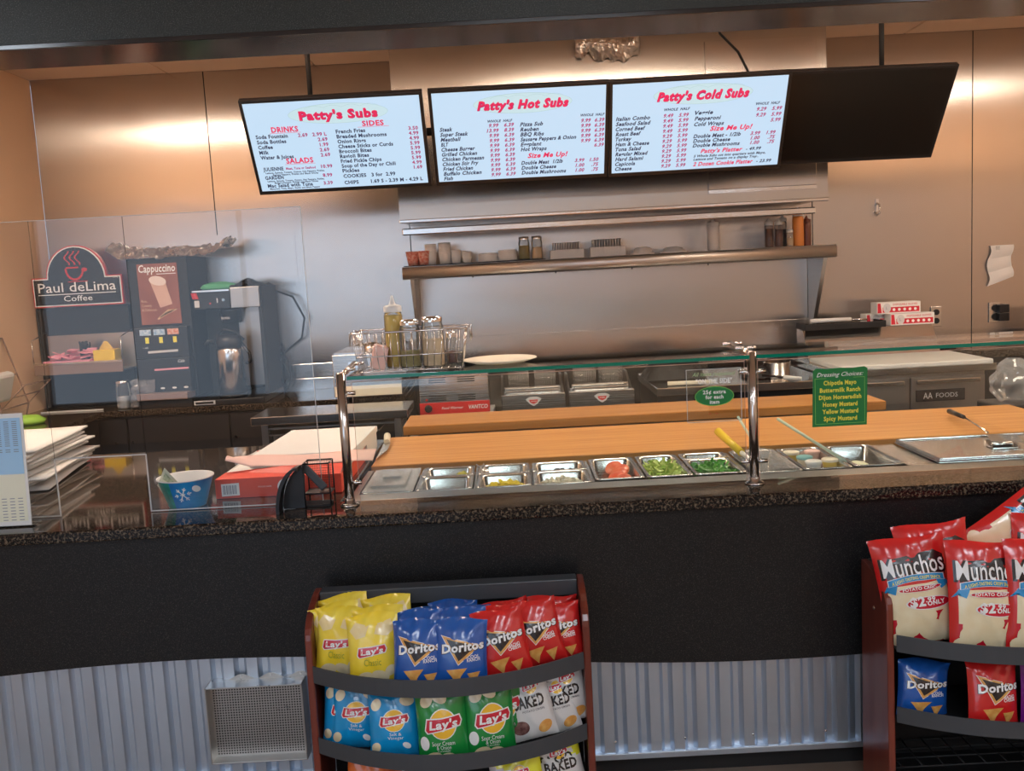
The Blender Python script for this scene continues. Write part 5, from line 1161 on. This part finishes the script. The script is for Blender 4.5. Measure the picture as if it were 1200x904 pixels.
b = MB().tube([(1.195, 5.30, ZC), (1.20, 5.25, 2.80), (1.27, 5.15, 2.68), (1.305, 5.08, 2.56), (1.31, 5.03, 2.40)], .007, 'matte_black', 6); tag(b.build('cable'), 'black cable dropping behind the Cold Subs screen', 'cable')

# ================================================================== SNACK BAGS
def bag_surface(W, Hb, Tk, sd, squeeze_=.05):
    def halfw(v): return W/2*(1-squeeze_*math.sin(math.pi*v)**.5)
    def th(u, v):
        e = max(0, 1-abs(u)**2.6)**.62; s = (max(0, math.sin(math.pi*min(1, max(0, v)))))**.52
        wr = math.exp(-v/.10)*.5+math.exp(-(1-v)/.13)
        t = Tk/2*e*s
        t += .0065*wr*math.sin(u*10+sd+2.2*math.sin(v*8+sd))*min(1, s*3)*e
        t += .0030*max(0, noise.noise((u*1.5+sd*3, v*5+u*2, sd)))*s*e*2
        t += .0035*noise.noise((u*2.4+sd, v*3.1, sd))*s*e
        return t
    return halfw, th
def make_bag(name, W, Hb, Tk, sd, base, deco, bandfn=None):
    root = bpy.data.objects.new(name, None); C.objects.link(root); root.empty_display_size = .02
    hw, th = bag_surface(W, Hb, Tk, sd); nu, nv = 22, 26; b = MB()
    for side in (-1, 1):
        vs = []; 
        for j in range(nv+1):
            v = j/nv
            for i in range(nu+1):
                u = -1+2*i/nu; z = Hb*v
                cr = .0015*(1 if i % 2 else -1) if j in (0, nv) else 0
                lean = .010*math.sin(u*2+sd)*max(0, v-.85)/.15
                vs.append((hw(v)*u, side*(th(u, v)+.0004)+cr+lean, z+.004*math.sin(u*3+sd)*max(0, v-.8)/.2))
        o0 = len(b.v); b.v += vs
        for j in range(nv):
            for i in range(nu):
                q = (j*(nu+1)+i, j*(nu+1)+i+1, (j+1)*(nu+1)+i+1, (j+1)*(nu+1)+i)
                if side > 0: q = q[::-1]
                v = (j+.5)/nv; u = -1+2*(i+.5)/nu
                mm = bandfn(u, v) if bandfn and side < 0 else base
                b.f.append(tuple(o0+k for k in q)); b.m.append(b.mi(mm)); b.sm.append(True)
    b.build('pouch', root)
    def F(eps):
        def fn(x, z):
            v = min(1, max(0, z/Hb)); u = min(1, max(-1, x/hw(v)))
            lean = .010*math.sin(u*2+sd)*max(0, v-.85)/.15
            return (x, -(th(u, v)+eps)+lean, z)
        return fn
    d = MB(); deco(d, F, W, Hb); d.build('printed_front', root)
    return root
def lays_logo(d, F, cx, cz, s, sun=True, rot=.12):
    if sun: d.ell(cx, cz, .34*s, .38*s, 'bag_inkwhite', F(.0012), 0, 24, 4); d.ell(cx, cz, .315*s, .355*s, 'bag_sun', F(.0018), 0, 24, 4)
    d.blob([(cx-.46*s, cz-.13*s), (cx-.40*s, cz-.22*s), (cx, cz-.15*s), (cx+.42*s, cz-.08*s), (cx+.47*s, cz+.06*s), (cx+.42*s, cz+.22*s), (cx, cz+.17*s), (cx-.40*s, cz+.16*s)], 'bag_inkwhite', F(.0024), 4, 3)
    d.blob([(cx-.43*s, cz-.12*s), (cx-.38*s, cz-.19*s), (cx, cz-.12*s), (cx+.40*s, cz-.05*s), (cx+.44*s, cz+.06*s), (cx+.40*s, cz+.19*s), (cx, cz+.14*s), (cx-.38*s, cz+.13*s)], 'bag_logored', F(.0030), 4, 3)
    d.txt("Lay's", cx+.01*s, cz-.085*s, .20*s, 'bag_inkwhite', F(.0038), 'C', .70*s, .15, .035, rot*.5)
def crisp(d, F, x, z, r, m='bag_crisp', rot=0): d.ell(x, z, r, r*.72, m, F(.0013), rot, 16, 3)
def deco_lays(kind):
    def deco(d, F, W, Hb):
        if kind == 'yellow':
            d.blob([(-.42*W, .78*Hb), (-.30*W, .90*Hb), (-.05*W, .84*Hb), (-.12*W, .70*Hb), (-.30*W, .66*Hb)], 'bag_cream', F(.0012), 4, 3); d.blob([(.05*W, .72*Hb), (.10*W, .86*Hb), (.36*W, .91*Hb), (.42*W, .76*Hb), (.28*W, .68*Hb)], 'bag_cream', F(.0012), 4, 3)
            lays_logo(d, F, -.02*W, .48*Hb, .62*W, False)
            d.txt('Classic', -.02*W, .27*Hb, .022*1.0, 'ink_olive', F(.0014), 'C', .32*W)
            crisp(d, F, -.20*W, .09*Hb, .18*W, 'bag_palecrisp', .5); crisp(d, F, .10*W, .11*Hb, .17*W, 'bag_palecrisp', -.4); crisp(d, F, .30*W, .18*Hb, .13*W, 'bag_palecrisp', 1.0)
        elif kind == 'lightblue':
            lays_logo(d, F, .0, .60*Hb, .62*W)
            d.txt('Salt &', .02*W, .37*Hb, .010, 'bag_inkwhite', F(.0014), 'C'); d.txt('Vinegar', .02*W, .31*Hb, .010, 'bag_inkwhite', F(.0014), 'C')
            crisp(d, F, -.33*W, .84*Hb, .13*W, 'bag_palecrisp', 1.2); crisp(d, F, .25*W, .88*Hb, .14*W, 'bag_palecrisp', -.3); crisp(d, F, -.36*W, .18*Hb, .12*W, 'bag_palecrisp', 1.3); d.ell(.22*W, .20*Hb, .09*W, .06*W, 'bag_inkwhite', F(.0013), -.8)
        elif kind == 'green':
            lays_logo(d, F, .04*W, .53*Hb, .78*W)
            d.txt('Sour Cream', .02*W, .245*Hb, .012, 'bag_inkwhite', F(.0014), 'C', .44*W); d.txt('& Onion', .02*W, .185*Hb, .012, 'bag_inkwhite', F(.0014), 'C', .28*W); d.txt('FLAVORED', .02*W, .15*Hb, .005, 'bag_inkwhite', F(.0014), 'C')
            crisp(d, F, -.25*W, .85*Hb, .15*W, 'bag_palecrisp', .9); crisp(d, F, .0*W, .88*Hb, .15*W, 'bag_palecrisp', -.5); crisp(d, F, -.18*W, .07*Hb, .17*W, 'bag_palecrisp', .1); d.ell(-.34*W, .28*Hb, .09*W, .14*W, 'bag_inkwhite', F(.0013)); crisp(d, F, .1*W, .06*Hb, .15*W, 'bag_palecrisp', -.2)
        elif kind == 'baked':
            lays_logo(d, F, .14*W, .75*Hb, .40*W)
            d.txt('BAKED', .04*W, .47*Hb, .030, 'bag_inkblack', F(.0016), 'C', .62*W, 0, .04); d.txt('POTATO CRISPS', .10*W, .40*Hb, .006, 'bag_inkblack', F(.0016), 'C')
            d.ell(-.22*W, .20*Hb, .17*W, .14*W, 'bag_choc', F(.0013)); d.ell(.26*W, .16*Hb, .15*W, .11*W, 'bag_chip', F(.0013), .5)
            d.blob([(-.34*W, .86*Hb), (-.1*W, .84*Hb), (-.02*W, .78*Hb), (-.2*W, .76*Hb)], 'bag_grey', F(.0013))
        elif kind == 'limeyellow':
            lays_logo(d, F, .06*W, .70*Hb, .40*W, True); d.txt('BAKED', .06*W, .42*Hb, .030, 'bag_inkblack', F(.0016), 'C', .62*W, 0, .04); crisp(d, F, -.2*W, .16*Hb, .16*W)
    return deco
mat('ink_olive', (.30, .33, .03), .5)
def deco_doritos(sub):
    def deco(d, F, W, Hb):
        tri = [(-.34*W, .76*Hb), (.34*W, .62*Hb), (-.06*W, .36*Hb)]
        def sc(p, k): cx = sum(q[0] for q in p)/3; cz = sum(q[1] for q in p)/3; return [(cx+(q[0]-cx)*k, cz+(q[1]-cz)*k) for q in p]
        d.blob(sc(tri, 1.10), 'bag_inkwhite', F(.0010), 4, 5); d.blob(sc(tri, 1.04), 'bag_chip', F(.0016), 4, 5); d.blob(sc(tri, .80), 'bag_inkblack', F(.0022), 4, 5)
        d.txt('Doritos', .03*W, .545*Hb, .150*W*1.0, 'bag_inkblack', F(.0028), 'C', .80*W, .12, .075, .10)
        d.txt('Doritos', .03*W, .55*Hb, .150*W*1.0, 'bag_inkwhite', F(.0036), 'C', .78*W, .12, .04, .10)
        d.txt(sub[0], .22*W, .44*Hb, .0085, 'bag_inkwhite', F(.0014), 'C', .22*W, 0, .02, .08); d.txt(sub[1], .22*W, .395*Hb, .0085, 'bag_inkwhite', F(.0014), 'C', .24*W, 0, .02, .08)
        d.blob([(-.28*W, .27*Hb), (.10*W, .30*Hb), (-.02*W, .17*Hb), (-.07*W, .05*Hb)], 'bag_chip', F(.0012), 4, 4); d.blob([(.10*W, .22*Hb), (.34*W, .24*Hb), (.22*W, .04*Hb)], 'bag_chip', F(.0018), 4, 4)
    return deco
def deco_munchos(d, F, W, Hb):
    d.blob([(-.42*W, .82*Hb), (.30*W, .86*Hb), (.42*W, .80*Hb), (.40*W, .62*Hb), (-.36*W, .64*Hb)], 'bag_inkblack', F(.0008), 5, 4)
    d.txt('Munchos', .0, .655*Hb, .205*W*1.25, 'bag_inkblack', F(.0016), 'C', .86*W, 0, .05, 0)
    d.txt('Munchos', .0, .665*Hb, .20*W*1.25, 'bag_inkwhite', F(.0026), 'C', .80*W, 0, .008, 0)
    def ban(w, zc, h, m, e):
        d.grid(lambda u, v: F(e)(-w/2+w*u, zc+(v-.5)*h+.010*(1-(2*u-1)**2)), 14, 2, m)
    d.blob([(-.46*W, .50*Hb), (-.36*W, .60*Hb), (-.25*W, .60*Hb), (-.30*W, .50*Hb), (-.40*W, .53*Hb)], 'bag_bannerblue', F(.0015)); d.blob([(.46*W, .50*Hb), (.36*W, .60*Hb), (.25*W, .60*Hb), (.30*W, .50*Hb), (.40*W, .53*Hb)], 'bag_bannerblue', F(.0015))
    ban(.74*W, .605*Hb, .062*Hb, 'bag_inkwhite', .0022); ban(.72*W, .605*Hb, .054*Hb, 'bag_bannerblue', .0030)
    d.txt('A LIGHT-TASTING CRISPY SNACK', 0, .590*Hb, .0085, 'bag_inkyellow', F(.0038), 'C', .64*W, 0, .02, 0, .010)
    d.ell(.02*W, .535*Hb, .29*W, .028*Hb, 'bag_inkwhite', F(.0030), 0, 24); d.ell(.02*W, .535*Hb, .275*W, .024*Hb, 'bag_logored', F(.0037), 0, 24)
    d.txt('POTATO CRISPS', .02*W, .526*Hb, .0085, 'bag_inkwhite', F(.0044), 'C', .46*W, 0, .03)
    d.ell(.10*W, .395*Hb, .30*W, .062*Hb, 'bag_inkwhite', F(.0022), -.05, 24, 4); d.ell(.10*W, .395*Hb, .28*W, .055*Hb, 'bag_logored', F(.0029), -.05, 24, 4)
    d.txt('$2', -.05*W, .375*Hb, .026, 'bag_inkwhite', F(.0036), 'C', .20*W, 0, .04); d.txt('.99', .12*W, .405*Hb, .013, 'bag_inkwhite', F(.0036), 'C', .13*W, 0, .03); d.txt('ONLY', .19*W, .370*Hb, .012, 'bag_inkwhite', F(.0036), 'C', .24*W, 0, .04)
    for x, z, r, o in ((-.20, .19, .20, .6), (.10, .13, .21, -.5), (.31, .23, .15, .9), (-.31, .07, .15, -.2), (.33, .07, .14, .3), (.02, .27, .16, .1)): d.ell(x*W, z*Hb, r*W, r*W*.75, 'bag_palecrisp', F(.0016+.0004*abs(x)), o, 16, 4)
def band_munchos(u, v):
    if v > .88 or abs(u) > .86 or v < .05: return 'bag_red'
    if v < .27+.05*math.sin(u*4): return 'bag_logored'
    return 'bag_palecrisp' if v < .58 else 'bag_red'
def deco_orange(d, F, W, Hb):
    d.txt('OUR', -.05*W, .80*Hb, .035, 'bag_inkwhite', F(.0016), 'C', .6*W, 0, .04); d.ell(.25*W, .6*Hb, .10*W, .10*W, 'bag_sun', F(.0013))
bags = {
 'yellow': make_bag('potato_chip_bag', .145, .215, .062, 1.0, 'bag_yellow', deco_lays('yellow')),
 'blue': make_bag('tortilla_chip_bag', .145, .180, .060, 2.0, 'bag_blue', deco_doritos(('COOL', 'RANCH'))),
 'red': make_bag('tortilla_chip_bag', .145, .180, .060, 3.3, 'bag_red', deco_doritos(('NACHO', 'CHEESE'))),
 'purple': make_bag('tortilla_chip_bag', .145, .180, .060, 4.3, 'bag_purple', deco_doritos(('SWEET', 'CHILI'))),
 'lightblue': make_bag('potato_chip_bag', .145, .200, .058, 5.0, 'bag_lightblue', deco_lays('lightblue')),
 'green': make_bag('potato_chip_bag', .140, .200, .060, 6.0, 'bag_green', deco_lays('green')),
 'white': make_bag('baked_chip_bag', .140, .195, .050, 7.0, 'bag_white', deco_lays('baked'), lambda u, v: 'bag_grey' if v > .86+.05*u else 'bag_white'),
 'orange': make_bag('snack_bag', .145, .205, .055, 8.0, 'bag_orange', deco_orange),
 'lime': make_bag('baked_chip_bag', .150, .200, .055, 9.0, 'bag_limeyellow', deco_lays('limeyellow'), lambda u, v: 'bag_white' if v < .72-.15*u else 'bag_limeyellow'),
 'muncho': make_bag('potato_crisp_bag', .205, .300, .075, 10.0, 'bag_red', deco_munchos, band_munchos),
}
DESC = {'yellow': 'yellow classic potato chip bag', 'blue': 'dark blue ranch tortilla chip bag', 'red': 'red nacho tortilla chip bag', 'purple': 'purple tortilla chip bag', 'lightblue': 'light blue salt and vinegar chip bag', 'green': 'green sour cream and onion chip bag', 'white': 'white baked chip bag', 'orange': 'orange snack bag', 'lime': 'yellow and white baked chip bag', 'muncho': 'large red and cream potato crisp bag'}
used = set()
def front_y(X0, x): return 2.395+.135*((x-X0-.396)/.375)**2
def put(kind, x, y, z, where, lean=-12, roll=0, yaw=0, group=None):
    X0 = RL if x < .6 else RR
    big = kind == 'muncho'
    y = min(max(y, max(front_y(X0, x-.065), front_y(X0, x+.065))+(.046 if big else .040)), 2.695)
    y = max(y, 2.44)
    src = bags[kind]; lab = '%s, %s' % (DESC[kind], where); r = (R(lean), R(roll), R(yaw))
    if kind not in used: used.add(kind); o = src; o.location = (x, y, z); o.rotation_euler = r
    else: o = copy_tree(src); o.location = (x, y, z); o.rotation_euler = r
    if y > 2.545 and not big: o.scale = (1, 1, .87)
    tag(o, lab, 'chip bag', group)
RL = -.613; RR = 1.004
# rack
def rack(X0, lab):
    t = thing('snack_rack', lab, 'rack', (X0+.395, 2.7, 0), 'snack racks')
    for x, n_ in ((X0, 0), (X0+.772, 1)):
        pf_ = [(2.74, .0), (2.74, .715)]+[(2.74-.19*math.sin(R(a)), .625+.09*math.cos(R(a))) for a in range(10, 91, 10)]+[(2.545, .5), (2.535, .1), (2.50, 0)]
        MB().prism(pf_, 'x', x, x+.020, 'cherry_wood').build('side_panel', t, bevel=.004)
        MB().lathe([(.006, 0), (.004, .003)], (x-.0002, 2.64, .60), 'dull_steel', 10, (-1, 0, 0)).build('screw', t)
    x0, x1 = X0+.021, X0+.771
    MB().box((x0, 2.735, .05), (x1, 2.742, .69), 'matte_black').build('back_sheet', t)
    MB().box((x0, 2.69, .668), (x1, 2.742, .716), 'band_grey').build('top_bar', t, bevel=.003)
    for zt, zb in ((.560, .512), (.352, .306), (.142, .096)):
        n = 20; xc = (x0+x1)/2; hw_ = (x1-x0)/2
        def yy(x): return 2.395+.135*((x-xc)/hw_)**2
        b = MB(); xs_ = [x0+(x1-x0)*k/n for k in range(n+1)]
        L = [(x, yy(x), z) for z in (zb, zt) for x in xs_]+[(x, yy(x)+.004, z) for z in (zb, zt) for x in xs_]; q = n+1
        fs = []
        for k in range(n): fs += [(k, k+1, q+k+1, q+k), (2*q+k+1, 2*q+k, 3*q+k, 3*q+k+1), (q+k, q+k+1, 3*q+k+1, 3*q+k), (k+1, k, 2*q+k, 2*q+k+1)]
        b.add(L, fs, 'band_grey', False); b.build('curved_band', t)
        b = MB(); L = [(x, yy(x)+.006, zb+.004) for x in xs_]+[(x, 2.735, zb-.006 if 0 else zb+.004) for x in xs_]
        b.add(L, [(k, k+1, q+k+1, q+k) for k in range(n)], 'matte_black'); b.build('shelf_plate', t, thick=.002)
    return t
RL = -.613; RR = 1.004
rack(RL, 'left floor snack rack with cherry wood sides and three curved dark shelves')
r2 = copy_tree(S.objects['snack_rack']); r2.location.x += RR-RL; tag(r2, 'right floor snack rack with cherry sides, cut by the photo edge', 'rack', 'snack racks')
z1, z2_, z3 = .517, .311, .101
g1, g2 = 'chip bags in the left rack', 'chip bags in the right rack'
A_ = 'left rack top, '
# top shelf, left rack
put('yellow', -.525, 2.500, z1, A_+'front row, first from left', -10, 2, -8, g1); put('yellow', -.413, 2.455, z1, A_+'front row, second from left', -12, -2, 2, g1)
put('yellow', -.512, 2.585, z1+.006, A_+'second row behind the first yellow one', -10, -9, 0, g1); put('yellow', -.400, 2.545, z1+.004, A_+'second row behind the second yellow one', -12, -3, 0, g1)
put('yellow', -.500, 2.655, z1+.008, A_+'rearmost at the left end', -8, -8, 0, g1); put('yellow', -.385, 2.630, z1+.004, A_+'rearmost, raised above other yellow ones', -12, -4, 0, g1)
put('blue', -.290, 2.440, z1, A_+'front row, left of two blue', -12, 1, -3, g1); put('blue', -.178, 2.440, z1-.0, A_+'front row, right of two blue', -12, 3, 4, g1)
put('blue', -.280, 2.520, z1+.004, A_+'second row, left blue', -12, -5, 0, g1); put('blue', -.165, 2.520, z1+.004, A_+'second row, right blue', -12, -4, 0, g1)
put('blue', -.270, 2.600, z1+.004, A_+'third row, left blue', -12, -3, 0, g1); put('blue', -.150, 2.600, z1+.004, A_+'third row, right blue', -10, -6, 0, g1); put('blue', -.20, 2.660, z1+.004, A_+'rearmost blue under the top bar', -6, -2, 0, g1)
put('red', -.052, 2.450, z1+.006, A_+'front row, first red', -12, -8, 4, g1); put('red', .045, 2.490, z1+.01, A_+'front row, middle red', -12, -9, 6, g1); put('red', .095, 2.560, z1+.01, A_+'second row, red at right end', -12, -4, 4, g1)
put('red', -.040, 2.530, z1+.004, A_+'second row behind the first red', -12, -9, 0, g1); put('red', .030, 2.580, z1+.004, A_+'third row, middle red', -12, -6, 0, g1); put('red', -.030, 2.640, z1+.004, A_+'rearmost red at the middle', -8, -12, 0, g1); put('red', .090, 2.655, z1+.004, A_+'rearmost red at the right end', -6, -3, 0, g1)
B_ = 'left rack middle, '
put('lightblue', -.520, 2.540, z2_, B_+'behind the first at left end', -8, 3, -10, g1); put('lightblue', -.490, 2.478, z2_, B_+'front row, first from left', -10, 4, -2, g1); put('lightblue', -.370, 2.450, z2_, B_+'front row, second from left', -10, 0, 2, g1)
put('lightblue', -.345, 2.525, z2_, B_+'behind the second light blue one', -6, 4, 0, g1)
put('green', -.235, 2.445, z2_, B_+'front row, left of two green', -8, -2, 0, g1); put('green', -.108, 2.450, z2_, B_+'front row, right of two green', -8, 0, 10, g1); put('green', -.20, 2.52, z2_+.005, B_+'behind the left green one', -6, 0, 0, g1); put('green', -.07, 2.525, z2_+.006, B_+'behind the right green one', -6, -4, 0, g1)
put('white', .012, 2.478, z2_+.012, B_+'left white bag in front', -12, -10, 4, g1); put('white', .082, 2.490-.012, z2_+.003, B_+'front white bag reading BAKED', -14, -9, 4, g1); put('white', .108, 2.565, z2_+.025, B_+'white bag at right end', -10, -8, 4, g1); put('white', .03, 2.600, z2_+.03, B_+'rearmost white bag', -6, -8, 0, g1)
D_ = 'left rack bottom, '
put('orange', -.46, 2.470, z3, D_+'left orange bag', -8, 4, 0, g1); put('orange', -.32, 2.455, z3-.01, D_+'second orange bag', -8, 4, 0, g1)
put('lime', .085, 2.490, z3+.028, D_+'front right bag', -12, -9, 4, g1); put('lime', -.03, 2.470, z3+.010, D_+'middle bag', -12, -7, 4, g1); put('lime', .075, 2.575, z3+.045, D_+'bag behind the front right one', -8, -10, 0, g1)
# right rack
z1m = .518; E_ = 'right rack top, '
put('muncho', 1.118, 2.510, z1m+.005, E_+'leftmost, leaning left', -8, -9, -6, g2); put('muncho', 1.195, 2.60, z1m+.03, E_+'behind the two front ones', -6, -8, -4, g2)
put('muncho', 1.250, 2.460, z1m, E_+'front centre showing its price', -10, 2, 0, g2); put('muncho', 1.390, 2.475, z1m+.0, E_+'right of the centre one', -8, 4, 8, g2); put('muncho', 1.300, 2.64, z1m+.20, E_+'rear one lying tilted on top', -14, 62, 0, g2)
put('muncho', 1.455, 2.595, z1m+.03, E_+'rear right one', -8, 8, 0, g2); put('muncho', 1.56, 2.49, z1m, E_+'rightmost, outside the frame', -8, 0, 0, g2)
H_ = 'right rack lower, '
put('blue', 1.105, 2.520, z2_-.004, H_+'leftmost', -10, 6, -2, g2); put('red', 1.265, 2.470, z2_, H_+'second from left', -12, 4, 4, g2); put('purple', 1.405, 2.465, z2_, H_+'at the photo edge', -10, 4, 0, g2)
m = MB()
for k in range(12): x = 1.05+k*.06; m.tube([(x, 2.56, .155), (x, 2.72, .155)], .0025, 'matte_black', 5)
for k in range(4): m.tube([(1.03, 2.56+k*.05, .155), (1.75, 2.56+k*.05, .155)], .003, 'matte_black', 5)
tag(m.build('wire_insert'), 'black wire insert on the empty bottom of the right rack', 'rack')
